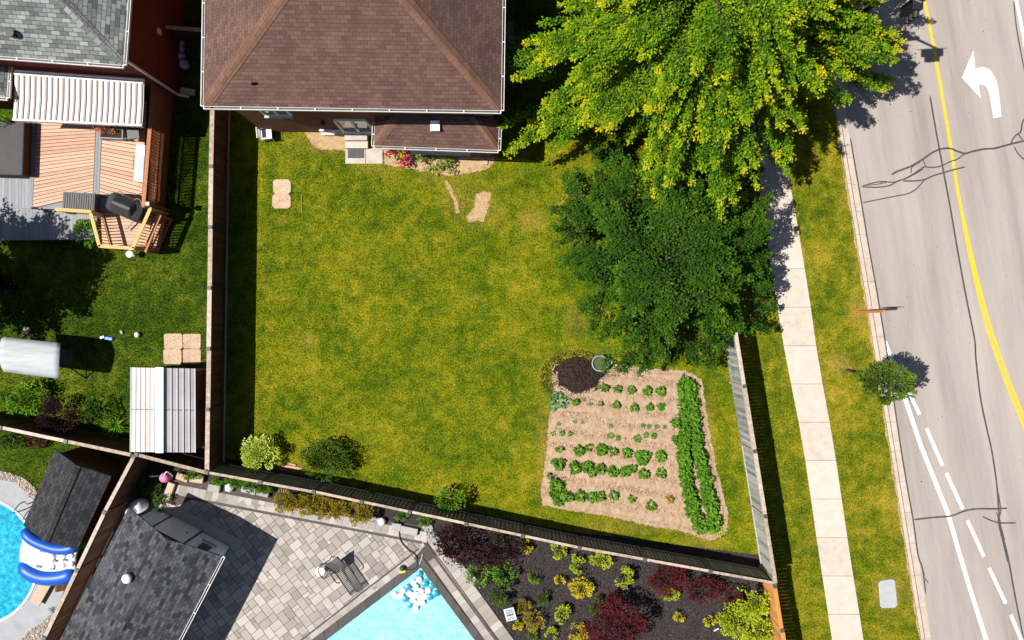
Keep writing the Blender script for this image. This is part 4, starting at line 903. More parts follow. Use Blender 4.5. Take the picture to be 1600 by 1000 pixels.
# string trimmer
t = thing('string_trimmer', 'blue and white string trimmer lying on the left lawn', 'trimmer', P(192, 526))
MB().box(P(170, 529, .06), (.34, .16, .10), R(-8)).build('motor', M['blue_pvc'], t, bevel=.03); MB().box(P(160, 527, .07), (.18, .10, .10), R(20)).build('grip', M['white_plastic'], t, bevel=.02)
MB().tube([P(174, 530, .08), P(195, 528, .12), P(212, 524, .14)], .018, 8).build('shaft', M['black'], t)
c = P(216, 523, 0); MB().lathe(c, [(.04, .02), (.11, .04), (.12, .12), (.08, .2), (.03, .22)], 12).build('guard', M['white_plastic'], t, smooth=True)
m_ = MB(); m_.box(P(190, 519, .05), (.12, .16, .1), .4); o = m_.build('stone', M['rock'], bevel=.03); base_to(o, P(190, 519)); tag(o, 'pale little stone in the grass above the trimmer', 'stone')
m_ = MB(); m_.lathe(P(42, 516), [(.16, 0), (.17, .05), (.13, .09)], 9); o = m_.build('stone', M['stone']); base_to(o, P(42, 516)); tag(o, 'tan round stone behind the grey swing canopy', 'stone')
# bags beside the grey roofed house
for px, py, rr, lb, hh in ((283, 68, .19, 'topmost white bag in the narrow passage between the houses', .3), (283, 78, .2, 'second white bag from the top in the passage between the houses', .3), (284, 90, .2, 'third white bag from the top in the passage between the houses', .35), (290, 102, .2, 'lowest white bag with blue print in the passage between the houses', .4)):
    c = P(px, py); m_ = MB(); vs_ = []
    prof = [(rr * .8, 0), (rr * 1.05, hh * .3), (rr * .9, hh * .75), (rr * .4, hh), (rr * .25, hh * 1.02)]
    m_.lathe(c, prof, 10); m_.v = [(x + random.uniform(-.03, .03), y + random.uniform(-.03, .03), z) for x, y, z in m_.v]
    o = m_.build('garden_bag', mat('bag_fabric', [(.35, .37, .42), (.5, .52, .58), (.12, .16, .35)] if py > 100 else [(.35, .37, .42), (.55, .56, .6)], .8, 6, 1, 0), smooth=True); base_to(o, c); tag(o, lb, 'bag', 'white bags between the houses')
o = MB().box(P(293, 143, .05), (.62, .26, .09), R(-8)).build('splash_block', M['concrete'], bevel=.02); base_to(o, P(293, 143)); tag(o, 'grey concrete splash block at the end of the downspout', 'splash block')
# small pots on the shady strip
# ---------------------------------------------------------------- pool yard, bottom left
cyan_c = P(-60, 875)
outer = [(-80, 735), (0, 735), (30, 745), (52, 765), (70, 800), (120, 860), (110, 900), (85, 960), (60, 1020), (40, 1080), (-80, 1080)]
struct('pool_deck', G(*outer), -.2, .015, M['pooldeck'])
ell = [(P(-28 + 86 * math.cos(a), 877 + 96 * math.sin(a))) for a in np.linspace(0, 2 * math.pi, 49)[:-1]]
pl = thing('round_pool', 'blue round swimming pool with a white rim at the bottom left', 'pool', P(-28, 877))
m_ = MB(); ci = [(p.x, p.y) for p in ell]; cc0 = P(-28, 877); co_ = [((x - cc0.x) * 1.035 + cc0.x, (y - cc0.y) * 1.035 + cc0.y) for x, y in ci]; n = len(ci)
m_.add([(x, y, .02) for x, y in ci] + [(x, y, .05) for x, y in ci] + [(x, y, .05) for x, y in co_] + [(x, y, .0) for x, y in co_], [(a0 * n + k, a0 * n + (k + 1) % n, (a0 + 1) * n + (k + 1) % n, (a0 + 1) * n + k) for a0 in range(3) for k in range(n)]); m_.build('rim', M['white_plastic'], pl)
m_ = MB(); m_.add([(x, y, .03) for x, y in ci], [list(range(n))], .5); m_.build('water', water('pool_water_blue', (.35, .82, .92), .35, .14), pl)
m_ = MB(); m_.prism(ci, .016, .022, .5); m_.build('liner', M['liner_glint'], pl)
# ladder
t = thing('pool_ladder', 'chrome pool ladder with curved handrails at the round pool edge', 'ladder', P(33, 793)); chrome = mat('chrome', [(.3, .3, .3), (.4, .4, .4)], .2, metal=1)
for dx, dy in ((0, 0), (15, 10)):
    MB().tube(smooth_path([P(20 + dx, 802 + dy, .05), P(22 + dx, 799 + dy, .5), P(29 + dx, 789 + dy, .85), P(38 + dx, 784 + dy, .8), P(42 + dx, 788 + dy, .05)], 4), .025, 8).build('handrail', chrome, t)
# slide
t = thing('inflatable_slide', 'blue and white inflatable slide lying across the edge of the round pool', 'slide', P(85, 870))
up_ = [P(36, 828, .8), P(50, 842, .8), P(68, 851, .8), P(88, 857, .8), P(108, 857, .8), P(122, 850, .8)]
lo_ = [P(34, 880, .55), P(47, 893, .6), P(66, 901, .6), P(86, 902, .6), P(104, 899, .6), P(118, 892, .6)]
for l_ in (up_, lo_):
    q = smooth_path(l_, 4); rr = [(.24 if l_ is up_ else .33) * min(1, .55 + min(i, len(q) - 1 - i) * .2) for i in range(len(q))]; MB().tube(q, rr, 14).build('side_tube', M['blue_pvc'], t, smooth=True)
m_ = MB(); a_, b_ = smooth_path(up_, 4), smooth_path(lo_, 4); vs = []; n = len(a_); k_ = 8
for i in range(n):
    for k in range(k_ + 1):
        v = .12 + .76 * k / k_; p = a_[i].lerp(b_[i], v); p.z = .50 + .16 * math.sin(math.pi * v) + .03 * math.cos(v * 26); vs.append(p)
m_.add(vs, [(i * (k_ + 1) + k, (i + 1) * (k_ + 1) + k, (i + 1) * (k_ + 1) + k + 1, i * (k_ + 1) + k + 1) for i in range(n - 1) for k in range(k_)], .5); o = m_.build('slide_body', M['slidevinyl'], t, smooth=True); o.modifiers.new('s', 'SOLIDIFY').thickness = .15
for px, py in ((84, 870), (100, 868), (84, 882), (100, 881), (113, 868), (113, 879)):
    m_ = MB(); m_.lathe(P(px, py, .70), [(.13, 0), (.15, .08), (.11, .16), (.04, .2)], 12); m_.build('cushion', M['white_pvc'], t, smooth=True)
for px, py in ((67, 861), (87, 863), (61, 885), (82, 888), (86, 876), (102, 875)):
    MB().box(P(px, py, .80 if py in (875, 876) else .78), (.20, .08, .10), R(-8)).build('grab_handle', M['black'], t, bevel=.01)
grn = mat('green_pvc', [(.02, .25, .12), (.04, .32, .16)], .4)
MB().tube([P(105, 860, .5), P(120, 856, .5), P(134, 851, .45)], .12, 10).build('green_end', grn, t, smooth=True)
m_ = MB(); m_.box(P(64, 926, .22), (.42, 1.0, .06), R(-30), .8); m_.box(P(64, 926, .1), (.32, .85, .2), R(-30), .2)
o = m_.build('pool_step', M['stone'], bevel=.01); base_to(o, P(64, 926)); tag(o, 'tan wooden step bench at the round pool edge below the slide', 'step')
m_ = MB()
for i in range(6): m_.box(P(97 + i * 0 + (i - 2.5) * 3.2, 915 - (i - 2.5) * .6, .2), (.07, .45, .05), R(-8))
m_.box(P(97, 915, .1), (.45, .36, .16), R(-8)); o = m_.build('wooden_crate', M['brown_wood']); base_to(o, P(97, 915)); tag(o, 'small dark slatted crate under the slide by the fence', 'crate')
# pebble border
def stones(name, label, poly, n, s0, s1, m, z=.03, cat='pebbles'):
    q = pts_in(G(*poly), n); k = len(q); sc_ = s0 + (s1 - s0) * rng.random(k)
    o = scatter(name, OCT_V, OCT_F, np.c_[q, np.full(k, z)], np.stack([sc_, sc_ * .8, sc_ * .7], 1), rotz_mats(k, .4), rng.random(k), m, kind='stuff'); return tag(o, label, cat)
stones('pebble_border', 'brown and white pebbles edging the round pool deck at the top', [(-5, 735), (15, 738), (40, 748), (58, 765), (62, 785), (54, 790), (40, 768), (20, 752), (-5, 749)], 900, .02, .05, M['pebble'])
stones('pebble_border', 'brown and white pebbles beside the diagonal fence at the bottom edge', [(30, 1005), (45, 985), (62, 975), (80, 960), (72, 985), (62, 1005)], 500, .02, .05, M['pebble'])
def gable(root, pts, zE, zR, m, wallm, depth_in=.25, wall=True, over=.3, capm=None):
    """pts px: left eave top/bottom, ridge top/bottom, right eave top/bottom"""
    lt, lb, rt_, rb, et, eb = [P(*p, z=z) for p, z in zip(pts, (zE, zE, zR, zR, zE, zE))]
    mb = MB(); mb.face([lb, rb, rt_, lt], (lt - lb)); mb.face([rb, eb, et, rt_], (et - eb)); ro = mb.build('roof', m, root)
    sol = ro.modifiers.new('s', 'SOLIDIFY'); sol.thickness = .06; sol.offset = -1
    if capm:
        d = (rt_ - rb).normalized(); s_ = Vector((0, 0, 1)).cross(d); k = MB(); u_ = Vector((0, 0, .025)); dr_ = Vector((0, 0, -.05))
        k.face([rb + u_, rb - s_ * .15 + dr_ + u_, rt_ - s_ * .15 + dr_ + u_, rt_ + u_], d); k.face([rt_ + u_, rt_ + s_ * .15 + dr_ + u_, rb + s_ * .15 + dr_ + u_, rb + u_], -d); k.build('ridge_cap', capm, ro)
    dl = (lb - lt).normalized(); ac = (et - lt); ac.z = 0; ac.normalize(); W_ = (et - lt).length
    c = [lt + ac * over + dl * depth_in, et - ac * over + dl * depth_in, eb - ac * over - dl * depth_in, lb + ac * over - dl * depth_in]
    mb = MB(); cc_ = [Vector((p.x, p.y, 0)) for p in c]; zt = zE + over * (zR - zE) / (W_ / 2) - .08; brick_box(mb, cc_[::-1], 0, zt)
    for a_, b_ in ((cc_[0], cc_[1]), (cc_[3], cc_[2])):
        h_ = zR - .1; mb.add([(a_.x, a_.y, zt), (b_.x, b_.y, zt), ((a_.x + b_.x) / 2, (a_.y + b_.y) / 2, h_)], [(0, 1, 2)])
    wo = mb.build('wall', wallm, root); return cc_, ac, dl, ro
t = thing('garden_shed', 'shed with a black shingle gable roof between the round pool and the diagonal fence', 'shed', P(110, 785))
gable(t, [(86, 703), (36, 821), (120, 727), (70, 846), (174, 744), (121, 859)], 2.1, 2.6, M['dark_shingle'], M['brown_wood'], .1, over=.15, capm=M['dark_shingle'])
ph = thing('pool_house', 'large pool house with a charcoal shingle gable roof at the bottom left', 'pool house', P(230, 930))
cc_, ac, dl, pro = gable(ph, [(201, 793), (40, 1102), (260, 842), (99, 1151), (348, 869), (187, 1178)], 2.35, 3.05, M['black_shingle'], mat('white_siding', [(.76, .80, .86), (.82, .86, .92)], .6, 2), .42, over=.34, capm=M['black_shingle'])
f0_, f1_ = cc_[0], cc_[1]; dd = (f1_ - f0_).normalized(); nn_ = -dl
Lf = (f1_ - f0_).length
# door with frame, window
dp = f0_ + dd * Lf * .42; m_ = MB(); fr_ = window(ph, f0_ + dd * Lf * .74, f0_ + dd * Lf * .90, 1.0, 1.9, nn_, mull=0)
m_ = MB(); m_.beam(dp - dd * .65 + nn_ * .02 + Vector((0, 0, 1.05)), dp + dd * .65 + nn_ * .02 + Vector((0, 0, 1.05)), .05, 2.05); do = m_.build('door', M['white_pvc'], ph)
m_ = MB(); m_.beam(dp - dd * .72 + nn_ * .03 + Vector((0, 0, 1.05)), dp - dd * .66 + nn_ * .03 + Vector((0, 0, 1.05)), .06, 2.1); m_.beam(dp + dd * .66 + nn_ * .03 + Vector((0, 0, 1.05)), dp + dd * .72 + nn_ * .03 + Vector((0, 0, 1.05)), .06, 2.1); m_.beam(dp - dd * .72 + nn_ * .03 + Vector((0, 0, 2.13)), dp + dd * .72 + nn_ * .03 + Vector((0, 0, 2.13)), .06, .06); m_.build('frame', M['dgrey'], do)
m_ = MB(); m_.box(dp + dd * .38 + nn_ * .08 + Vector((0, 0, 1.0)), (.05, .05, .05)); m_.build('handle', M['black'], do, bevel=.01)
m_ = MB(); m_.prism([tuple((p + nn_ * o_)[:2]) for p, o_ in ((f0_ - dd * .1, .05), (f1_ + dd * .4, .05), (f1_ + dd * .4, .45), (f0_ - dd * .1, .45))], 0, .03); m_.build('doorstep', M['paver'], ph)
eb_, et_ = P(187, 1178, 2.35), P(348, 869, 2.35); gutter(eb_, et_, (Vector((ac.x, ac.y, 0))), ph, 2.30, wd=.10, ticks=1.2)
# gooseneck vent on roof
gv = P(203, 901, 2.75); m_ = MB(); m_.lathe(gv, [(.10, -.15), (.10, .25)], 14); m_.lathe(gv + Vector((0, 0, .2)), [(.14, 0), (.19, .03), (.18, .12), (.10, .18), (.02, .2)], 16); m_.build('roof_vent', M['white_pvc'], pro, smooth=True)
MB().box(gv + Vector((.12, .28, -.10)), (.12, .5, .03), R(-25)).build('vent_flashing', M['white_metal'], pro)
# pool filter tank behind pool house, with bin
c = P(224, 787); t = thing('filter_tank', 'round white pool filter tank behind the pool house wall', 'tank', c)
MB().lathe(c, [(.24, .05), (.28, .15), (.29, .5), (.26, .75), (.14, .85), (.08, .88)], 20).build('tank_body', M['white_plastic'], t, smooth=True)
c2 = c + Vector((-.18, -.10, 0)); MB().lathe(c2, [(.14, .5), (.16, 1.02), (.12, 1.12), (.03, 1.14)], 16).build('tank_lid', M['white_plastic'], t, smooth=True)
# pink watering can
c = P(262, 744); t = thing('watering_can', 'pink plastic watering can with a pale green spout behind the ribbed metal shed', 'watering can', c); pink = mat('pink_plastic', [(.55, .13, .25), (.68, .25, .38)], .4)
MB().lathe(c, [(.2, 0), (.24, .05), (.2, .4), (.12, .5)], 14).build('body', pink, t, smooth=True); MB().tube([P(256, 743, .2), P(243, 744, .4), P(234, 744, .52)], [.05, .035, .04], 8).build('spout', mat('mint_plastic', [(.3, .6, .5), (.4, .7, .6)], .4), t)
MB().tube(smooth_path([P(256, 744, .45), P(261, 737, .72), P(270, 744, .45)], 4), .02, 6).build('handle', M['white_plastic'], t)

# ---------------------------------------------------------------- paver patio and rectangular pool
patio_px = [(265, 748), (330, 752), (372, 762), (440, 783), (520, 800), (600, 812), (662, 822), (690, 862), (740, 930), (800, 1010), (830, 1113), (826, 1113), (657, 886), (360, 1113), (-60, 1120), (243, 790)]
pat_w = [(p.x, p.y) for p in G(*patio_px)]
po_ = MB().prism(pat_w, -.2, -.012, .5).build('patio', M['joint']); po_['kind'] = 'structure'
W_tip, W_l, W_r = P(657, 886), P(360, 1113), P(826, 1113)   # water corners
cA = math.atan2((W_tip - W_l).y, (W_tip - W_l).x)
def clip_rect(poly, rc):
    for i in range(4):
        a_, b_ = rc[i], rc[(i + 1) % 4]; out = []
        f = lambda p: (b_[0] - a_[0]) * (p[1] - a_[1]) - (b_[1] - a_[1]) * (p[0] - a_[0])
        for j in range(len(poly)):
            p, q = poly[j - 1], poly[j]; fp, fq = f(p), f(q)
            if (fp >= 0) != (fq >= 0): t_ = fp / (fp - fq); out.append((p[0] + (q[0] - p[0]) * t_, p[1] + (q[1] - p[1]) * t_))
            if fq >= 0: out.append(q)
        poly = out
        if len(poly) < 3: return None
    return poly
ca, sa = math.cos(cA + R(0)), math.sin(cA + R(0)); U = .165; org = P(440, 900); occ = set(); pm = MB()
pv_poly = [(p.x, p.y) for p in G((300, 781), (372, 779), (440, 797), (520, 816), (600, 832), (659, 845), (664, 852), (640, 880), (470, 1010), (395, 1060), (80, 1060), (250, 800))]
for j in range(-56, 56):
    for i in range(-56, 56):
        if (i, j) in occ: continue
        for w_, h_ in random.choice([[(3, 2), (2, 2), (2, 1), (1, 1)], [(2, 3), (2, 2), (1, 2), (1, 1)], [(2, 2), (2, 1), (1, 1)], [(3, 2), (2, 2), (1, 2), (1, 1)], [(2, 1), (1, 1)]]):
            cells = [(i + a_, j + b_) for a_ in range(w_) for b_ in range(h_)]
            if not any(k in occ for k in cells): break
        occ.update(cells); g_ = .009
        rc = [(i * U + g_, j * U + g_), ((i + w_) * U - g_, j * U + g_), ((i + w_) * U - g_, (j + h_) * U - g_), (i * U + g_, (j + h_) * U - g_)]
        rc = [(org.x + x * ca - y * sa, org.y + x * sa + y * ca) for x, y in rc]
        if all(abs(p[0] - org.x) > 8 or abs(p[1] - org.y) > 7 for p in rc): continue
        cp_ = clip_rect(pv_poly, rc)
        if cp_ and area(cp_) > .002: pm.prism(cp_, -.05, .006 + random.uniform(-.002, .002), random.random())
o = pm.build('patio_pavers', M['paver']); o['kind'] = 'structure'
def course(name, a_, b_, wd, n_len, m, z=.008, tonebase=None, pieces=True):
    mb = MB(); a_, b_ = Vector(a_), Vector(b_); L_ = (b_ - a_).length; d = (b_ - a_) / L_; q = Vector((-d.y, d.x, 0)); k = max(1, round(L_ / n_len))
    for i in range(k):
        p0, p1 = a_ + d * (L_ * i / k + .004), a_ + d * (L_ * (i + 1) / k - .004)
        mb.prism([(p.x, p.y) for p in (p0 - q * wd / 2, p1 - q * wd / 2, p1 + q * wd / 2, p0 + q * wd / 2)], -.05, z + random.uniform(-.001, .001))
    o = mb.build(name, m); o['kind'] = 'structure'; return o
# dark thin soldier lines
course('dark_paver_line', P(300, 779), P(660, 848), .11, .5, M['coping'], .010)
course('dark_paver_line', P(664, 849), P(800, 1034), .11, .5, M['coping'], .010)
course('dark_paver_line', P(655, 857), P(440, 1024), .07, .5, M['coping'], .012)
course('border_pavers', P(648, 874), P(440, 1036), .50, .32, M['paver'], .007); course('border_pavers', P(676, 873), P(776, 1012), .42, .33, M['paver'], .007)
course('border_pavers', P(672, 836), P(806, 1020), .48, .30, M['paver'], .0055); course('border_pavers', P(270, 764), P(668, 840), .42, .27, M['paver'], .0055)
# coping and pool
pool = thing('inground_pool', 'pale turquoise rectangular swimming pool with a dark stone rim at the bottom centre', 'pool', P(620, 960))
m_ = MB(); dL = (W_tip - W_l).normalized(); dR = (W_tip - W_r).normalized(); cw = .36
oT = P(659, 869.5); nL = Vector((-dL.y, dL.x, 0)); nR = Vector((dR.y, -dR.x, 0))
oL = W_l + nL * cw; oR = W_r + nR * cw * .9
for a0_, b0_, a1_, b1_ in ((W_l, W_tip, oL, oT), (W_r, W_tip, oR, oT)):
    for i in range(14):
        t0, t1 = i / 14 + .0008, (i + 1) / 14 - .0008; m_.prism([(p.x, p.y) for p in (a0_.lerp(b0_, t0), a0_.lerp(b0_, t1), a1_.lerp(b1_, t1), a1_.lerp(b1_, t0))], -.15, .03)
m_.build('coping', M['coping'], pool)
tri = [(W_l.x, W_l.y), (W_r.x, W_r.y), (W_tip.x, W_tip.y)]
m_ = MB(); m_.add([(x, y, -.06) for x, y in tri], [(0, 1, 2)], .5); m_.build('water', water('pool_water_pale', (.82, .97, .98), .20, .10), pool)
m_ = MB(); m_.prism(tri, -.42, -.16, .5); m_.build('pool_floor', M['liner'], pool)
# cut: patio base must not cover the pool
# floating balls near the pool tip
bw_ = [(655, 901, 0), (664, 908, 1), (646, 906, 0), (637, 913, 1), (650, 913, 0), (658, 919, 0), (669, 918, 0), (675, 911, 1), (640, 923, 0), (649, 924, 0), (629, 918, 0), (626, 926, 0), (616, 925, 0), (633, 931, 1), (645, 932, 0), (656, 929, 0), (664, 927, 0), (672, 928, 1), (681, 923, 1), (641, 940, 1), (651, 938, 0), (660, 936, 0), (649, 945, 0), (655, 893, 1), (668, 899, 1)]
lb = {0: 'glossy white float drifting in the corner of the turquoise pool', 1: 'glossy teal float drifting in the corner of the turquoise pool'}
cols = {0: M['white_pvc'], 1: mat('teal_ball', [(.01, .22, .36), (.02, .30, .45)], .3, spec=.6)}
proto = {}
for px, py, k in bw_:
    px = 655 + (px - 655) * .98; py = 893 + (py - 893) * 1.02 + 4
    if k not in proto:
        mb = MB(); mb.lathe((0, 0, .05), [(.02, -.11), (.08, -.08), (.115, 0), (.11, .03), (.08, .075), (.03, .105), (.005, .11)], 16); o = mb.build('floating_ball', cols[k], smooth=True); proto[k] = o
    else: o = proto[k].copy(); C.objects.link(o)
    o.location = P(px, py, -.09); o.scale = (1.2, 1.2, .35) if k else (1.15, 1.15, .55); tag(o, lb[k], 'ball', 'balls floating in the pool corner')
# lounge chair on the patio
t = thing('lounge_chair', 'black slatted metal lounge chair standing on the grey paver patio', 'lounge chair', P(540, 890))
c = P(541, 893); ang = R(-55); T = Matrix.Rotation(ang, 3, 'Z'); w_ = lambda x, y, z: Vector((c.x, c.y, 0)) + T @ Vector((x, y, 0)) + Vector((0, 0, z))
def rods(nm, p0, p1, p2, p3, n, r=.016):
    m_ = MB()
    for i in range(n + 1): m_.beam(p0.lerp(p1, i / n), p3.lerp(p2, i / n), .034, .02)
    m_.tube([p0, p1], .028, 6); m_.tube([p3, p2], .028, 6); m_.build(nm, M['black'], t)
rods('seat', w_(-.25, -.29, .35), w_(.85, -.29, .33), w_(.85, .29, .33), w_(-.25, .29, .35), 17)
rods('backrest', w_(-.25, -.29, .36), w_(-.78, -.29, .85), w_(-.78, .29, .85), w_(-.25, .29, .36), 10)
for x, y in ((-.3, -.3), (-.3, .3), (.7, -.3), (.7, .3)): MB().tube([w_(x, y, .34), w_(x + (.1 if x > 0 else -.1), y * 1.08, .0)], .02, 6).build('leg', M['black'], t)
for y in (-.36, .36): MB().tube(smooth_path([w_(-.52, y, .62), w_(-.3, y * 1.05, .64), w_(.05, y * 1.1, .60), w_(.18, y, .36)], 4), .022, 6).build('armrest', M['black'], t)
t = thing('side_table', 'small round white topped table beside the black lounge chair', 'table', P(500, 893))
c = P(500, 893, .5); MB().lathe((c.x, c.y, 0), [(.19, .47), (.195, .5)], 24).build('tabletop', M['white_plastic'], t)
for k in range(3): a_ = k * 2.09; MB().tube([(c.x + .15 * math.cos(a_), c.y + .15 * math.sin(a_), .47), (c.x + .19 * math.cos(a_), c.y + .19 * math.sin(a_), .01)], .012, 6).build('leg', M['black'], t)
# second metal chair frame behind lounge
t = thing('patio_chair', 'black metal armchair tangled beside the head of the lounge chair on the patio', 'chair', P(520, 882))
c = P(516, 883); T = Matrix.Rotation(R(35), 3, 'Z')
m_ = MB()
for i in range(7): x = -.2 + i * .066; m_.beam(w_(x, -.2, .42), w_(x, .2, .42), .02, .015)
m_.build('seat', M['black'], t)
for x, y in ((-.22, -.22), (.22, -.22), (-.22, .22), (.22, .22)): MB().tube([w_(x, y, .42), w_(x * 1.15, y * 1.15, 0)], .018, 6).build('leg', M['black'], t)
m_ = MB(); m_.tube(smooth_path([w_(-.22, .22, .42), w_(-.26, .2, .8), w_(-.27, 0, .88), w_(-.26, -.2, .8), w_(-.22, -.22, .42)], 4), .02, 6)
for i in range(5): y = -.14 + i * .07; m_.tube([w_(-.22, y, .43), w_(-.27, y, .85)], .01, 5)
m_.build('backrest', M['black'], t)
for y in (-.24, .24): MB().tube(smooth_path([w_(-.25, y, .68), w_(.1, y * 1.1, .68), w_(.2, y, .42)], 4), .018, 6).build('armrest', M['black'], t)
# hose, skimmer
m_ = MB(); m_.tube(smooth_path(G((613, 806), (621, 814), (624, 826), (624, 838), (628, 848), (638, 859), (648, 866), (652, 876), (651, 886), (643, 890), (632, 890), z=.045), 5), .026, 6); o = m_.build('hose', M['black']); base_to(o, P(624, 838)); tag(o, 'black hose winding from the fence to the pool corner', 'hose')
t = thing('pool_skimmer', 'dark green pump with a yellow base at the end of the hose', 'pump', P(629, 889))
MB().lathe(P(629, 887, .01), [(.11, 0), (.12, .1), (.07, .22)], 14).build('body', mat('dark_green_plastic', [(.01, .06, .04), (.02, .09, .06)], .4), t, smooth=True); MB().box(P(629, 893, .04), (.26, .12, .06), .2).build('base', M['petal_pink'] if False else mat('yellow_plastic', [(.6, .38, .03), (.7, .45, .05)], .4), t, bevel=.02)
MB().tube([P(655, 882, .04), P(659, 872, .05), P(660, 866, .04)], .012, 6).build('wire_hook', M['white_metal'], t)
# retaining edge stones
rs = [((266, 767), .75, .30, 70), ((287, 745), .5, .28, -20), ((309, 748), .55, .28, -8), ((336, 762), .5, .3, -12), ((390, 765), .6, .26, -14), ((412, 770), .5, .24, -14), ((490, 806), .5, .2, -12), ((585, 810), .5, .2, -10), ((640, 828), .7, .3, -12), ((620, 822), .4, .3, -8)]
for i, ((px, py), lx, ly, dg) in enumerate(rs):
    c = P(px, py); m_ = MB(); m_.box(c + Vector((0, 0, .09)), (lx, ly, .2), R(dg)); o = m_.build('edging_stone', M['stone'] if i < 3 else M['rock'], bevel=.03); base_to(o, c)
    tag(o, ['long tan edging stone left of the paver patio corner', 'tan edging stone by the watering can', 'tan edging stone at the top left corner of the patio', 'pale edging stone right of the tan corner stone', 'grey edging stone between ivy and pavers', 'grey edging stone where the golden hedge begins', 'thin pale edging stone under the golden hedge', 'thin pale edging stone at the right end of the golden hedge', 'large pale edging stone near the patio tip', 'pale blue grey edging stone where the hose crosses'][i], 'stone', 'stones edging the patio bed')
for px, py, rr, lb_ in ((360, 761, .2, 'white rounded lantern stone in the ivy at the fence'), (597, 814, .17, 'white globe light among the hedge end and the hose')):
    c = P(px, py); m_ = MB(); m_.lathe(c, [(rr * .7, 0), (rr, rr * .5), (rr * .95, rr), (rr * .5, rr * 1.5), (.02, rr * 1.6)], 14 if px > 500 else 5); o = m_.build('garden_globe' if px > 500 else 'white_stone', M['white_plastic'], smooth=px > 500); base_to(o, c); tag(o, lb_, 'garden light' if px > 500 else 'stone')
stones('white_gravel', 'strip of white rocks between the pool pavers and the purple shrubs', [(661, 822), (672, 818), (694, 850), (716, 875), (745, 905), (740, 915), (712, 884), (690, 860), (670, 842)], 420, .04, .11, M['rock'], .02, 'rocks')
# mulch chips
q = pts_in(G((676, 818), (890, 852), (1210, 914), (1224, 1010), (806, 1010), (700, 862)), 26000); k = len(q)
o = leaves('mulch_chips', M['chip'], np.c_[q, rng.random(k) * .03 - .045], rotz_mats(k, .25)[:, :, 1], .04 + .05 * rng.random(k), rng.random(k), up=1.2, kind='stuff', wid=.6); tag(o, 'black bark mulch covering the planting bed by the pool', 'mulch')
# lawn sign in mulch
c = P(797, 960, .45); t = thing('garden_sign', 'small white notice board with dark lettering marks in the mulch next to the pool pavers', 'sign', (c.x, c.y, 0))
Tz = Matrix.Rotation(R(14), 4, 'Z') @ Matrix.Rotation(R(22), 4, 'X'); m_ = MB(); m_.box(c, (.42, .62, .02), M=Tz); m_.build('board', mat('sign_board_white', [(.55, .62, .68), (.66, .72, .76)], .4), t)
m_ = MB()
for i, (y, h_, ww) in enumerate([(.22, .05, .3), (.14, .03, .26), (.08, .03, .3), (-.02, .1, .3), (-.16, .035, .24), (-.23, .03, .28)]):
    x = -ww / 2
    while x < ww / 2 - .02: l_ = random.uniform(.02, .06); m_.box(c + (Tz @ Vector((x + l_ / 2, y, .014))), (l_, h_, .006), M=Tz); x += l_ + .012
m_.build('lettering', M['dgrey'], t)
for s_ in (-.15, .15): MB().tube([c + (Tz @ Vector((s_, -.25, -.01))), Vector((c.x + s_, c.y - .25, -.04))], .01, 5).build('stake', M['black'], t)
m_ = MB(); m_.box(P(1119, 984, .0), (.22, .05, .03), R(25)); o = m_.build('plant_label', M['white_plastic']); base_to(o, P(1119, 984)); tag(o, 'tiny white plant label lying on the mulch near the lower right shrub', 'label')

# ---------------------------------------------------------------- lawn objects
c = P(936, 567, 0); t = thing('plastic_tub', 'grey green round tub with a dark content beside the heap of compost', 'tub', c); tubm = mat('grey_green_plastic', [(.16, .24, .23), (.24, .34, .32)], .45, spec=.5)
m_ = MB(); pr = [(.24, 0), (.31, .42), (.34, .43), (.34, .45), (.30, .45), (.28, .40), (.25, .30)]; m_.lathe(c, pr[:6], 28); m_.f = m_.f[:-1]; m_.uv = m_.uv[:-1]; m_.m = m_.m[:-1]; m_.build('body', tubm, t, smooth=True)
MB().lathe(c, [(.2, .2), (.285, .34)], 24).build('contents', mat('tub_contents', [(.03, .05, .015), (.07, .09, .03)], .8, 12), t)
for sg in (1, -1):
    m_ = MB(); a_ = R(0 if sg > 0 else 180); m_.tube(smooth_path([c + Vector((math.cos(a_ + .35) * .33, math.sin(a_ + .35) * .33, .43)), c + Vector((math.cos(a_) * .5, math.sin(a_) * .5 + .05, .44)), c + Vector((math.cos(a_ - .35) * .33, math.sin(a_ - .35) * .33, .43))], 4), .025, 6)
    if sg > 0: m_.build('handle', M['rock'], t)
# compost heap
c = P(903, 587); n1, n2 = 22, 36; m_ = MB(); vs = []
for i in range(n1 + 1):
    for k in range(n2):
        a_ = 2 * math.pi * k / n2; r_ = i / n1; rx_, ry_ = 1.04 * (1 + .15 * math.sin(3 * a_ + 1) + .06 * math.sin(7 * a_) + .04 * math.sin(17 * a_)), .74 * (1 + .08 * math.cos(4 * a_))
        z = .24 * (1 - r_ ** 1.6) * (1 + .15 * math.sin(5 * a_ + 4 * r_)) + random.uniform(-.012, .018); vs.append((c.x + rx_ * r_ * math.cos(a_), c.y + ry_ * r_ * math.sin(a_), max(.035, z + .03) if i < n1 else .0))
m_.add(vs, [(i * n2 + k, (i + 1) * n2 + k, (i + 1) * n2 + (k + 1) % n2, i * n2 + (k + 1) % n2) for i in range(n1) for k in range(n2)], .5); o = m_.build('compost_heap', M['compost'], smooth=True); base_to(o, c)
tag(o, 'heap of dark brown compost at the top left corner of the vegetable plot', 'compost'); o['kind'] = 'stuff'
kk = 2600; aa = rng.random(kk) * 2 * math.pi; r_ = np.sqrt(rng.random(kk)) * 1.3; pp = np.c_[c.x + 1.2 * r_ * np.cos(aa), c.y + .82 * r_ * np.sin(aa), .30 * np.clip(1 - r_ ** 1.6, 0, 1) + .045]
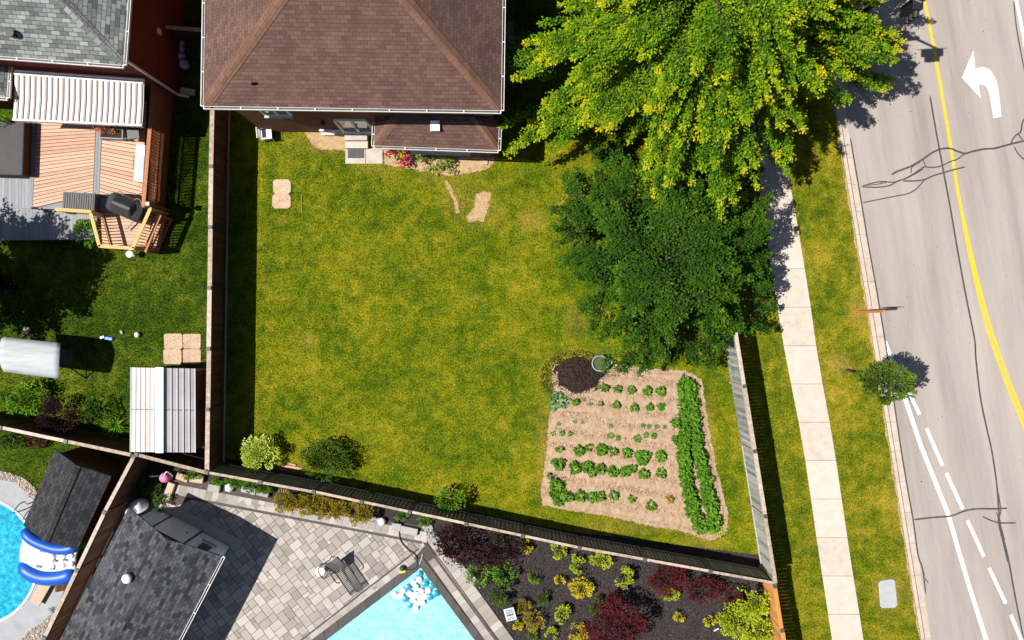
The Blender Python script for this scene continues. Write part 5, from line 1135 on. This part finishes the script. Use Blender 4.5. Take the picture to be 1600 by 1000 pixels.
o = scatter('compost_crumbs', OCT_V, OCT_F, pp, .008 + .02 * rng.random(kk), rotz_mats(kk, .5), rng.random(kk), M['compost'], kind='stuff'); tag(o, 'dark crumbs of compost on and around the heap', 'compost')
# planks by the shrubs
for (a_, b_, wd_, lb_) in (((441, 727), (472, 733), .10, 'longer of two reddish planks lying between the two shrubs at the lower fence'), ((447, 723), (462, 727), .07, 'shorter pinkish plank lying above the longer one between the two shrubs')):
    m_ = MB(); m_.beam(P(*a_, z=.05), P(*b_, z=.05), wd_, .04); o = m_.build('wooden_plank', mat('pink_plank', [(.40, .20, .12), (.55, .33, .22)], .8)); base_to(o, P(*a_)); tag(o, lb_, 'plank')
# utility box lid
pp = [(1376, 907), (1394, 904), (1398, 907), (1402, 945), (1398, 949), (1378, 950), (1375, 947), (1372, 911)]
o = MB().prism([(p.x, p.y) for p in G(*pp)], -.05, .05).build('utility_cover', mat('pale_grey_lid', [(.24, .245, .255), (.32, .325, .34), (.40, .405, .415)], .7, 5), bevel=.02); base_to(o, P(1387, 927)); tag(o, 'pale grey rectangular utility cover in the grass strip by the kerb', 'utility cover')
# wooden sign post on the verge
c = P(1338, 487.5); t = thing('sign_post', 'orange wooden post with a thin dark sign seen edge on, standing by the kerb', 'sign post', c)
MB().box((c.x, c.y, 1.35), (.10, .10, 2.7)).build('post', M['orange_wood'], t); m_ = MB(); m_.box((c.x + .0, c.y + .07, 2.45), (.62, .018, .62)); m_.build('sign_panel', M['dgrey'], t)
# traffic signal reaching over the road
pb = P(1292, 70); t = thing('traffic_signal', 'black traffic signal heads on a mast arm reaching over the road at the top edge', 'traffic signal', pb)
MB().tube([pb, pb + Vector((0, 0, 6.2))], [.12, .09], 12).build('pole', M['dgrey'], t)
hd = P(1434, 8, 6.2); MB().tube([pb + Vector((0, 0, 6.0)), Vector((hd.x + .1, hd.y + .05, 6.3))], [.06, .045], 8).build('mast_arm', M['dgrey'], t)
m_ = MB(); m_.box((hd.x, hd.y, 5.75), (.34, .30, 1.0)); m_.box((hd.x, hd.y + .17, 5.75), (.56, .02, 1.2)); hh = m_.build('signal_head', M['black'], t, bevel=.01)
m_ = MB()
for z in (5.45, 5.75, 6.05): m_.tube([(hd.x, hd.y - .15, z), (hd.x, hd.y - .36, z - .03)], .12, 12, cap=False)
m_.build('visor', M['black'], hh)
# ---------------------------------------------------------------- shrubs and trees
def clumpy(c, rx, ry, rz, n, nc, cr=.34, inner=.25, low=-.35):
    """points in clumps over an ellipsoid"""
    d = rng.normal(size=(nc, 3)); d /= np.linalg.norm(d, axis=1, keepdims=True); d[:, 2] = np.where(d[:, 2] < low, -d[:, 2], d[:, 2])
    rad = .62 + .28 * rng.random((nc, 1)); cc = d * rad; cs = cr * (.6 + .7 * rng.random(nc))
    w_ = rng.integers(0, nc, n); e = rng.normal(size=(n, 3)); e /= np.linalg.norm(e, axis=1, keepdims=True)
    e *= (.55 + .45 * rng.random((n, 1))); p = cc[w_] + e * cs[w_][:, None]
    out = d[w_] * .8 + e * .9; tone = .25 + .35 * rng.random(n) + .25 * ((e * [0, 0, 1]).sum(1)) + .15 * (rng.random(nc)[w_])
    return p * [rx, ry, rz] + [c[0], c[1], c[2]], out, np.clip(tone, 0, 1)
def shrub(name, label, cat, px, py, r, h, m, leaf=.08, dens=1., group=None, rx=None, trunk=False, rad_px=True, stemm=None):
    """px,py: where its middle shows; r: apparent radius in photo px; h: height (m)"""
    zc_ = h * .55; c = P(px, py, zc_); R_ = r / S * (1 - zc_ / CAMH); Rx = (rx or r) / S * (1 - zc_ / CAMH)
    R_ *= 1.08; Rx *= 1.08
    t = thing(name, label, cat, (c.x, c.y, 0), group)
    n = int(max(220, min(14000, dens * 2.0 * 5.5 * R_ * Rx / leaf ** 2 * 1.6)))
    p, d, tn = clumpy((c.x, c.y, zc_), Rx, R_, h * .48, n, max(7, int(20 * (R_ * Rx) ** .5 / .5)))
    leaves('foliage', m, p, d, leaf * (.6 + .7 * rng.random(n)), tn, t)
    sm_ = MB()
    for k in range(5): a_ = k * 1.26 + random.random(); sm_.tube([(c.x, c.y, -.03), (c.x + Rx * .3 * math.cos(a_), c.y + R_ * .3 * math.sin(a_), h * .4), (c.x + Rx * .6 * math.cos(a_), c.y + R_ * .6 * math.sin(a_), h * .7)], [.025, .018, .008], 5)
    sm_.build('stems', stemm or M['bark'], t); return t
def spiky(name, label, cat, px, py, r, h, m, n=90, group=None):
    c = P(px, py); t = thing(name, label, cat, c, group); a_ = rng.random(n) * 2 * math.pi; L_ = (r / S) * (.6 + .7 * rng.random(n))
    d = np.stack([np.cos(a_), np.sin(a_), .5 + .9 * rng.random(n)], 1); p = np.tile(np.array(c), (n, 1)) + rng.normal(size=(n, 3)) * [.04, .04, 0]
    leaves('blades', m, p, d, L_, rng.random(n), t, wid=.12); return t

def tree(name, label, cx, cy, trunk_h, lims, env, top, m, leafsz, seed, nl=26, sub=11, per=330, droop=.25, trunk_r=.22, spray_r=.17, base_up=.25, zlow=.35, upl=.9, tip_tone=.35, sublen=(1.2, 2.4), tonebase=.25, wob=.3, lr=.42, sidemax=.85, lumptone=.0, shrink=.78, escale=1.):
    """radiating limbs carrying sprays of leaves; env(azimuth)->crown radius (m)"""
    r = random.Random(seed); t = thing(name, label, 'tree', (cx, cy, 0)); tb = MB()
    tb.tube([(cx, cy, -.1), (cx + .05, cy, trunk_h * .5), (cx, cy + .05, trunk_h), (cx, cy, top * .8)], [trunk_r * 1.3, trunk_r, trunk_r * .8, trunk_r * .2], 10); tr = tb.build('trunk', M['bark'], t, smooth=True)
    lb_ = MB(); PT, DR, TN, SZ = [], [], [], []
    for i in range(nl):
        az = i * 2.399963 + r.uniform(-.25, .25); lev = (i + .5) / nl           # 0 low .. 1 high
        Rm = env(az) * escale * (1.02 - shrink * lev ** 1.6) * r.uniform(.9, 1.03)
        z0 = trunk_h * .8 + (top * .72 - trunk_h * .8) * lev; z1 = trunk_h * (1 - zlow) + (top - trunk_h * (1 - zlow)) * lev ** .8
        pts = []
        for k in range(9):
            s = k / 8; z = z0 + (z1 - z0) * s + math.sin(math.pi * min(1, s * 1.15)) * base_up * Rm * .5 - droop * Rm * max(0, s - .6) ** 1.5
            w_ = wob * math.sin(s * 4 + i * 1.7) * s
            pts.append(Vector((cx + math.cos(az + w_ * .3) * Rm * s * .94, cy + math.sin(az + w_ * .3) * Rm * s * .94, z)))
        lb_.tube(pts, [trunk_r * lr * (1 - s / 9.5) for s in range(9)], 6)
        nsub = max(4, int(sub * (Rm / 4 + .5)))
        for j in range(nsub):
            s = .10 + .90 * (j + r.random() * .6) / nsub; k = min(7, int(s * 8)); p = pts[k].lerp(pts[k + 1], s * 8 - k) if k < 8 else pts[-1]
            side = (-1) ** j * r.uniform(.12, sidemax) * (1.15 - .5 * s); a2 = az + side; L_ = r.uniform(*sublen) * (1.1 - .35 * s)
            if j >= nsub - 2: a2 = az + r.uniform(-.25, .25)
            el_ = r.uniform(.05, .5); q = [p]
            for e in range(1, 6):
                u = e / 5; q.append(p + Vector((math.cos(a2) * L_ * u, math.sin(a2) * L_ * u, math.sin(el_) * L_ * u - droop * L_ * u * u * .9)))
                a2 += (az - a2) * .12
            lb_.tube([q[0], q[2], q[4]], [.018, .012, .006], 4, cap=False)
            n = int(per * L_ / 2 * r.uniform(.75, 1.2)); u = rng.random(n) ** .85; idx = np.minimum(4, (u * 5).astype(int)); fr = u * 5 - idx
            Q = np.array([list(v) for v in q]); c = Q[idx] + (Q[idx + 1] - Q[idx]) * fr[:, None]
            lump = .75 + .38 * np.sin(u * L_ * 13 + r.random() * 6)
            sp = (spray_r * (1.15 - .75 * u) * lump)[:, None]
            off = rng.normal(size=(n, 3)) * sp * [1, 1, .6]
            dv = Q[-1] - Q[0]; dv /= np.linalg.norm(dv) + 1e-6
            PT.append(c + off); DR.append(dv[None] * .7 + off / (sp + .03) * .8 + [0, 0, -.15])
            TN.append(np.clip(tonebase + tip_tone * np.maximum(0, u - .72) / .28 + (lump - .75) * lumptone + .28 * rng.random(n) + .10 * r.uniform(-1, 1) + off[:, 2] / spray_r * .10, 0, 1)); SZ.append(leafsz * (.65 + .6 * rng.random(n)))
    lb_.build('limbs', M['bark'], t)
    PT, DR, TN, SZ = np.concatenate(PT), np.concatenate(DR), np.concatenate(TN), np.concatenate(SZ)
    leaves('crown', m, PT, DR, SZ, TN, t, up=upl); print(name, len(PT)); return t
def env_from(pts, cpx, cpy, z):
    """crown outline (photo px) seen at height z -> radius by azimuth"""
    c = P(cpx, cpy, z); L_ = []
    for a_, b_ in pts: p = P(a_, b_, z); L_.append((math.atan2(p.y - c.y, p.x - c.x), math.hypot(p.x - c.x, p.y - c.y)))
    L_.sort(); az = np.array([l[0] for l in L_]); rr = np.array([l[1] for l in L_])
    return c, (lambda a: float(np.interp(a, az, rr, period=2 * math.pi)))
c, env = env_from([(770, 75), (795, 10), (800, 140), (822, 205), (850, 215), (925, 235), (962, 262), (1040, 300), (1110, 325), (1150, 330), (1195, 285), (1228, 268), (1228, 215), (1285, 150), (1365, 105), (1428, 40), (1420, -60), (1330, -230), (1095, -300), (860, -230), (790, -80)], 1095, 5, 5.5)
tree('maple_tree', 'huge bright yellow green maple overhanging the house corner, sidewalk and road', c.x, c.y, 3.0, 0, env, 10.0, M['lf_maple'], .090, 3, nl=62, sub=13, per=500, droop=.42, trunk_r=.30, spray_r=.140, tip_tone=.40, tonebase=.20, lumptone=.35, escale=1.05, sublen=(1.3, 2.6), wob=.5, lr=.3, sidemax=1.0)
c, env = env_from([(858, 405), (875, 440), (905, 480), (915, 520), (950, 555), (1000, 575), (1060, 577), (1100, 560), (1130, 500), (1190, 495), (1212, 450), (1215, 385), (1200, 330), (1190, 240), (1100, 215), (1000, 215), (890, 240), (872, 290), (905, 350)], 1040, 405, 3.2)
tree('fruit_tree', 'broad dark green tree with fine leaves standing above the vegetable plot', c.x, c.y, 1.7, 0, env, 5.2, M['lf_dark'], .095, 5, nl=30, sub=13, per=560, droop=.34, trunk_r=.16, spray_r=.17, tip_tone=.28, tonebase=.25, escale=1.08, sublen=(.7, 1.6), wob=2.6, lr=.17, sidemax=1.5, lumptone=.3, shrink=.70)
# purple tree outside the left edge, its shade falls on the lawn
c = P(-128, 425, 3.5)
tree('purple_maple_tree', 'dark purple leaved tree at the left edge shading the left lawn', c.x, c.y, 3.2, 0, lambda a: 2.45, 7.2, M['lf_purple'], .12, 8, nl=26, sub=12, per=260, droop=.3, trunk_r=.16, spray_r=.2, sublen=(.8, 1.5))
# small street tree
c = P(1379, 600, 2.9); t = thing('street_tree', 'small young tree with a slim leaning trunk on the grass strip beside the kerb', 'tree', P(1323, 578))
b_ = P(1323, 578); m_ = MB(); m_.tube([b_, b_.lerp(c, .5) * 1 + Vector((0, 0, -.1)), Vector((c.x, c.y, 3.3))], [.05, .04, .015], 8)
for k in range(9): a_ = k * 2.4; m_.tube([Vector((c.x - .1, c.y, 2.0 + .1 * k)), Vector((c.x + .75 * math.cos(a_), c.y + .6 * math.sin(a_), 2.4 + .12 * k))], [.02, .006], 5)
m_.build('trunk', M['bark'], t)
p, d, tn = clumpy((c.x, c.y, 2.95), 1.0, .82, .85, 4200, 26, .30); leaves('crown', M['lf_street'], p, d, .10 * (.6 + .7 * rng.random(len(p))), tn, t)

# lawn shrubs
shrub('variegated_shrub', 'rounded cream and lime variegated shrub at the lower left of the lawn', 'shrub', 408, 708, 27, 1.0, M['lf_var'], .07, 1.4, rx=28)
shrub('round_shrub', 'dark green roundish shrub with golden tips by the lower fence of the lawn', 'shrub', 506, 722, 30, 1.3, M['lf_deep'], .07, 1.1, rx=36)
shrub('small_pine', 'little bright green sapling against the lower fence', 'shrub', 705, 781, 21, 1.2, M['lf_green'], .08, .9, rx=24)
shrub('small_shrub', 'dark little shrub in the shade left of the variegated shrub', 'shrub', 383, 704, 12, .7, M['lf_deep'], .06, .8)
shrub('rose_bush', 'rose bush covered in crimson blooms in the flower bed against the house', 'rose bush', 624, 245, 17, .7, M['petal_red'], .08, .7)
shrub('rose_leaves', 'yellow flowering top of the plant above the crimson rose bush', 'flowers', 628, 236, 9, .8, M['lf_yellow'], .06, .6)
shrub('bed_plant', 'low green plant left of centre in the house flower bed', 'plant', 665, 251, 13, .5, M['lf_green'], .07, .6, rx=15)
shrub('bed_plant', 'bright green plant on the right in the house flower bed', 'plant', 699, 259, 12, .5, M['lf_green'], .07, .8)
shrub('bed_plant', 'sparse pale plant between the two green plants of the house flower bed', 'plant', 682, 264, 8, .3, M['lf_yg'], .05, .4)
# left yard
shrub('leafy_shrub', 'bright green broad leaved shrub left of the purple shrub in the left bed', 'shrub', 43, 623, 26, 1.0, M['lf_green'], .11, 1, rx=30)
shrub('purple_shrub', 'dense dark purple round shrub beside the left yard fence', 'shrub', 95, 651, 30, 1.4, M['lf_purple'], .075, 1.1)
shrub('dark_shrub', 'dark green shrub in shade between the purple shrub and the metal shed', 'shrub', 150, 640, 20, 1.0, M['lf_deep'], .08, .5)
spiky('ornamental_grass', 'tuft of long narrow green leaves left of the metal shed', 'grass plant', 183, 665, 19, .5, M['lf_green'])
spiky('ornamental_grass', 'tuft of long green leaves at the left photo edge beside the broad leaved shrub', 'grass plant', 8, 622, 15, .5, M['lf_green'])
shrub('small_shrub', 'pale lime plant between the broad leaved and the purple shrub', 'shrub', 73, 633, 9, .4, M['lf_yg'], .06, .8)
shrub('round_shrub', 'bright green ball shaped shrub beside the lower grey deck', 'shrub', 136, 365, 20, 1.0, M['lf_green'], .08, 1.2)
shrub('planter_flowers', 'red and yellow flowers crowding the grey planter under the awning edge', 'flowers', 172, 205, 9, 2.0, M['petal_pink'], .06, .4, rx=14)
pz = P(172, 208, 1.3); t = thing('flower_planter', 'long grey planter box holding flowers under the awning edge', 'planter', (pz.x, pz.y, ZD))
MB().box((pz.x + .05, pz.y - .02, ZD + .22), (.95, .42, .42), R(-3)).build('trough', M['greydeck'], t, bevel=.02); MB().box((pz.x + .05, pz.y - .02, ZD + .435), (.85, .33, .01), R(-3)).build('soil', M['compost'], t)
shrub('hanging_plant', 'green plant on the deck at the left edge under the little roof', 'plant', 3, 188, 12, 2.6, M['lf_green'], .08, .7)
shrub('yard_shrub', 'olive green shrub at the left edge behind the pool yard fence', 'shrub', 10, 684, 17, .8, M['lf_deep'], .07, .8, rx=20)
shrub('red_shrub', 'low rusty red shrub at the fence of the pool yard', 'shrub', 55, 690, 11, .5, M['lf_red'], .06, .8, rx=15)
shrub('yard_plant', 'bright green plant behind the blue inflatable slide', 'plant', 133, 855, 10, .6, M['lf_green'], .06, .6)
spiky('yard_plant', 'small grassy plant beside the pebbles at the diagonal fence', 'plant', 84, 953, 8, .3, M['lf_green'], 40)
for px, py, lb_ in ((245, 765, 'leafy green plant under the watering can'), (255, 785, 'leafy green plant beside the white filter tank'), (232, 760, 'dark leafy plant in the corner of the diagonal fence')):
    shrub('corner_plant', lb_, 'plant', px, py, 13, .4, M['lf_deep'], .07, .8)
# ivy and golden hedge along fence
for i, (px, py, r_) in enumerate([(300, 742, 8), (345, 748, 9), (370, 753, 9), (392, 759, 9), (412, 764, 8)]):
    shrub('ivy_clump', ['ivy clump at the left fence corner above the patio', 'ivy clump just left of the white stone', 'ivy clump behind the white stone', 'ivy clump right of the white stone', 'ivy clump where the golden hedge starts'][i], 'ivy', px, py, r_, .35, M['lf_green'], .05, .9, group='ivy along the patio fence', rx=14)
ordn = ['first', 'second', 'third', 'fourth', 'fifth', 'sixth', 'seventh', 'eighth', 'ninth', 'tenth', 'eleventh', 'twelfth', 'thirteenth', 'fourteenth', 'fifteenth', 'sixteenth', 'seventeenth', 'eighteenth', 'nineteenth', 'twentieth', 'twenty first', 'twenty second', 'twenty third', 'twenty fourth']
for i in range(8):
    u = i / 7; px = 442 + u * 128; py = 781 + u * 22
    shrub('golden_shrub', f'{ordn[i]} olive gold shrub from the left in the hedge along the patio', 'shrub', px, py + random.uniform(-3, 3), 14 + random.random() * 5, .8, M['lf_olive'], .06, 1, group='golden hedge along the patio', rx=14)
shrub('corner_plant', 'small green plant by the fence near the globe light', 'plant', 628, 806, 7, .3, M['lf_green'], .05, .9, rx=10)
shrub('corner_plant', 'low green plant at the fence right of the hose', 'plant', 665, 815, 7, .3, M['lf_green'], .05, .9, rx=14)
# mulch bed plants
bedp = [('purple_smoke_bush', 'dark purple bush at the tip of the mulch bed beside the white rocks', 715, 845, 28, 1.5, 'lf_purple', .08, 34), ('purple_smoke_bush', 'dark purple bush beside the lower fence left of the yellow seedling', 783, 858, 22, 1.3, 'lf_purple', .08, 26), ('purple_smoke_bush', 'purple bush stretching down from the mulch bed tip toward the green shrubs', 738, 868, 18, 1.2, 'lf_purple', .08, 22),
 ('red_maple_shrub', 'large crimson laceleaf maple in the middle of the mulch bed', 962, 975, 36, 2.0, 'lf_red', .09, 48), ('red_shrub', 'dark red shrub against the lower fence right of the mulch bed centre', 1043, 905, 22, .9, 'lf_red', .07, 30), ('red_shrub', 'dark red shrub second from the right along the lower fence', 1100, 922, 18, .9, 'lf_red', .07, 28), ('red_shrub', 'dark red shrub nearest the lime shrub by the lower fence', 1143, 928, 14, .8, 'lf_red', .07, 18),
 ('lime_shrub', 'sprawling lime green shrub at the right end of the mulch bed, upper half', 1178, 940, 26, 1.2, 'lf_yg', .09, 26), ('lime_shrub', 'sprawling lime green shrub at the right end of the mulch bed, lower left half', 1150, 968, 24, 1.0, 'lf_yg', .09, 30), ('lime_shrub', 'sprawling lime green shrub at the bottom right corner of the mulch bed', 1185, 985, 20, 1.0, 'lf_yg', .09, 26),
 ('yellow_plant', 'little yellow plant beside the lower fence right of the purple bushes', 822, 854, 9, .4, 'lf_yellow', .06, 0), ('lime_plant', 'lime green plant touching the lower fence above the mulch bed', 873, 861, 12, .5, 'lf_yg', .06, 0), ('lime_plant', 'tall lime plant left of the widest lime plant near the fence', 902, 883, 13, .6, 'lf_yg', .06, 11), ('lime_plant', 'widest lime plant of the upper mulch bed', 939, 876, 13, .6, 'lf_yg', .06, 18),
 ('lime_plant', 'fresh green yellow plant right of the widest lime plant', 976, 902, 15, .7, 'lf_yg', .06, 0), ('golden_plant', 'round golden plant in the centre of the mulch bed', 908, 919, 16, .6, 'lf_yellow', .06, 0), ('yellow_plant', 'small bright yellow tuft left of the round golden plant', 875, 906, 7, .35, 'lf_yellow', .06, 0),
 ('green_plant', 'small green tuft in the upper left mulch', 834, 902, 9, .4, 'lf_green', .06, 0), ('green_plant', 'small green plant in front of the purple bush at the fence', 781, 847, 9, .4, 'lf_green', .06, 0), ('hydrangea', 'broad leaved green shrub nearest the white rocks', 748, 897, 16, .8, 'lf_green', .10, 0), ('hydrangea', 'broad leaved green shrub right of the one by the white rocks', 788, 894, 16, .8, 'lf_green', .10, 0), ('hydrangea', 'broad leaved green shrub above the white notice board', 781, 925, 17, .8, 'lf_deep', .10, 0),
 ('green_plant', 'dull green plant left of the green plant by the crimson maple', 846, 934, 11, .4, 'lf_deep', .06, 0), ('lime_plant', 'lime rosette in the lower left mulch', 880, 959, 13, .45, 'lf_yg', .08, 0), ('yellow_plant', 'small orange yellow tuft next to the notice board', 810, 976, 8, .3, 'lf_yellow', .05, 0), ('lime_plant', 'lime tuft at the bottom edge left of the golden one', 862, 991, 9, .35, 'lf_yg', .06, 0), ('golden_plant', 'golden plant at the bottom edge left of the crimson maple', 901, 989, 14, .45, 'lf_yellow', .06, 0),
 ('grass_plant', 'dark olive tuft in the lower left mulch', 835, 968, 15, .5, 'lf_olive', .06, 0), ('grass_plant', 'brownish tuft above the dark olive tuft', 818, 947, 11, .4, 'lf_olive', .06, 0), ('green_plant', 'dull green plant touching the crimson maple from above', 932, 945, 13, .6, 'lf_deep', .08, 0), ('yellow_plant', 'little yellow tuft right of the dark maple shadow', 1061, 963, 8, .35, 'lf_yellow', .05, 0), ('yellow_plant', 'little yellow tuft left of the lime shrubs', 1109, 971, 9, .35, 'lf_yellow', .05, 0),
 ('green_plant', 'patchy light green plant in front of the dark red shrub', 1046, 928, 9, .4, 'lf_yg', .06, 16), ('green_plant', 'small green tuft at the bottom edge of the mulch bed', 832, 993, 8, .3, 'lf_green', .06, 0), ('red_branch', 'upright red shoot of the crimson maple pointing to the fence', 957, 938, 12, 1.5, 'lf_red', .07, 12)]
for nm, lb_, px, py, r_, h_, mm, lf, rx_ in bedp: shrub(nm, lb_, 'plant' if 'plant' in nm else 'shrub', px, py, r_, h_, M[mm], lf, .85 if r_ < 20 else 1.0, rx=rx_ or r_)

# ---------------------------------------------------------------- vegetables
Z4 = lambda x, y: (830 + x / 2.778, 540 + y / 2.778)
def veg(name, label, zx, zy, zr, m, h, leaf, n=None, group=None, flat=False):
    px, py = Z4(zx, zy); c = P(px, py, .05); R_ = zr / 2.778 / S * (.82 if zr < 36 else 1)
    n = n or int(max(14, min(420, 2.6 * R_ * R_ * 3.14 / (leaf * leaf * .36))))
    rr = np.sqrt(rng.random(n)) * R_ * .92; a_ = rng.random(n) * 2 * math.pi; lob = 1 + .18 * np.sin(a_ * 3 + random.random() * 6) + .12 * np.sin(a_ * 5)
    z = .04 + h * (1 - (rr / R_) ** 2) * (.4 + .6 * rng.random(n)); p = np.stack([c.x + rr * lob * np.cos(a_) * .8, c.y + rr * lob * np.sin(a_) * .8, z], 1)
    d = np.stack([np.cos(a_), np.sin(a_), .25 + .3 * rng.random(n)], 1) + rng.normal(size=(n, 3)) * .35
    tn = np.clip(.15 + .5 * rng.random(n) + .5 * z / (h + .05) * .5, 0, 1)
    o = leaves(name, m, p, d, leaf * (.6 + .7 * rng.random(n)), tn, wid=1.25); base_to(o, (c.x, c.y, .03)); return tag(o, label, 'plant', group)
def row(rowname, items, name, m, h, leaf, group):
    for i, (x, y, r_) in enumerate(items):
        veg(name, f'{ordn[i]} plant from the left in the {rowname} of the vegetable plot', x, y, r_, m, h, leaf, group=group)
row('top row', [(316, 183, 21), (373, 187, 21), (433, 192, 22), (503, 195, 27), (562, 198, 28)], 'bean_plant', M['lf_veg'], .28, .09, 'top row of vegetables')
row('second row', [(193, 245, 19), (249, 252, 9), (298, 254, 11), (369, 256, 20), (447, 268, 23), (513, 266, 22), (562, 264, 21)], 'bean_plant', M['lf_veg'], .24, .08, 'second row of vegetables')
veg('cabbage_plant', 'loose bluish cabbage beside the compost heap', 115, 240, 44, M['lf_blue'], .25, .15, 90)
row('sparse seedling row', [(120, 337, 12), (190, 330, 12), (222, 335, 10), (345, 350, 13), (485, 346, 11), (510, 350, 11), (545, 350, 12), (580, 352, 8)], 'seedling', M['lf_blue'], .08, .05, 'sparse seedlings of the upper plot')
row('row of small leafy seedlings', [(97, 383, 13), (132, 380, 16), (168, 382, 12), (345, 390, 17), (376, 400, 12), (462, 402, 24), (497, 388, 16), (532, 392, 17)], 'seedling', M['lf_veg'], .10, .07, 'small leafy seedlings of the plot')
row('upper row of large plants', [(122, 450, 14), (207, 455, 28), (250, 440, 16), (305, 450, 33), (356, 457, 21), (413, 465, 26), (483, 482, 37), (560, 480, 30)], 'potato_plant', M['lf_veg'], .3, .12, 'upper row of large vegetables')
row('densest row of large plants', [(118, 512, 34), (190, 530, 34), (242, 525, 34), (262, 548, 24), (297, 535, 28), (352, 547, 30), (405, 543, 30), (435, 533, 22), (487, 557, 27), (563, 550, 27)], 'potato_plant', M['lf_veg'], .3, .12, 'densest row of vegetables')
row('bottom row', [(85, 565, 14), (110, 610, 38), (118, 655, 40), (163, 655, 24), (213, 650, 30), (262, 655, 28), (298, 652, 26), (357, 650, 23), (435, 662, 15), (517, 692, 23)], 'squash_plant', M['lf_veg'], .3, .13, 'bottom row of vegetables')
veg('beet_plant', 'small reddish leaved plant at the lower right of the plot rows', 603, 668, 20, M['lf_olive'], .15, .09)
# thin line of tiny sprouts
pp = np.array([[*P(*Z4(140 + u * 410, 287 + u * 24 + random.uniform(-3, 3)))[:2], .05] for u in np.linspace(0, 1, 150)]); d = rng.normal(size=(150, 3)) * .6; d[:, 2] = .8
o = leaves('sprout_row', M['lf_veg'], pp, d, .03 + .03 * rng.random(150), rng.random(150), kind='stuff'); tag(o, 'thin straight line of tiny green sprouts across the plot', 'sprouts')
L0, L1 = [(652, 165), (662, 250), (668, 330), (655, 400), (655, 470), (660, 560), (680, 650), (700, 730), (735, 790)], [(690, 165), (700, 250), (710, 330), (722, 400), (738, 480), (755, 560), (768, 640), (785, 700), (795, 770)]
for cn_, LL, lb_ in (('left', L0, ''), ('right', L1, '')):
    q = resample([(a_, b_, 0) for a_, b_ in LL], 23)
    for i, v in enumerate(q): veg('bush_bean', f'{ordn[i]} bushy plant from the top in the {cn_} line of the dense double row', v.x + random.uniform(-5, 5) + (8 if cn_ == 'left' else -7), v.y + random.uniform(-4, 4), 36 + random.uniform(-4, 5), M['lf_veg'], .45, .11, 150, group=f'dense double row of vegetables, {cn_} line')
veg('bush_bean', 'bushy plant bulging out left of the dense double row, upper', 628, 335, 27, M['lf_veg'], .4, .10, 120); veg('bush_bean', 'bushy plant bulging out left of the dense double row, lower', 632, 408, 26, M['lf_veg'], .4, .10, 120)
veg('weeds', 'loose pale weeds at the bottom of the dense double row', 800, 790, 55, M['lf_yg'], .1, .07, 170)
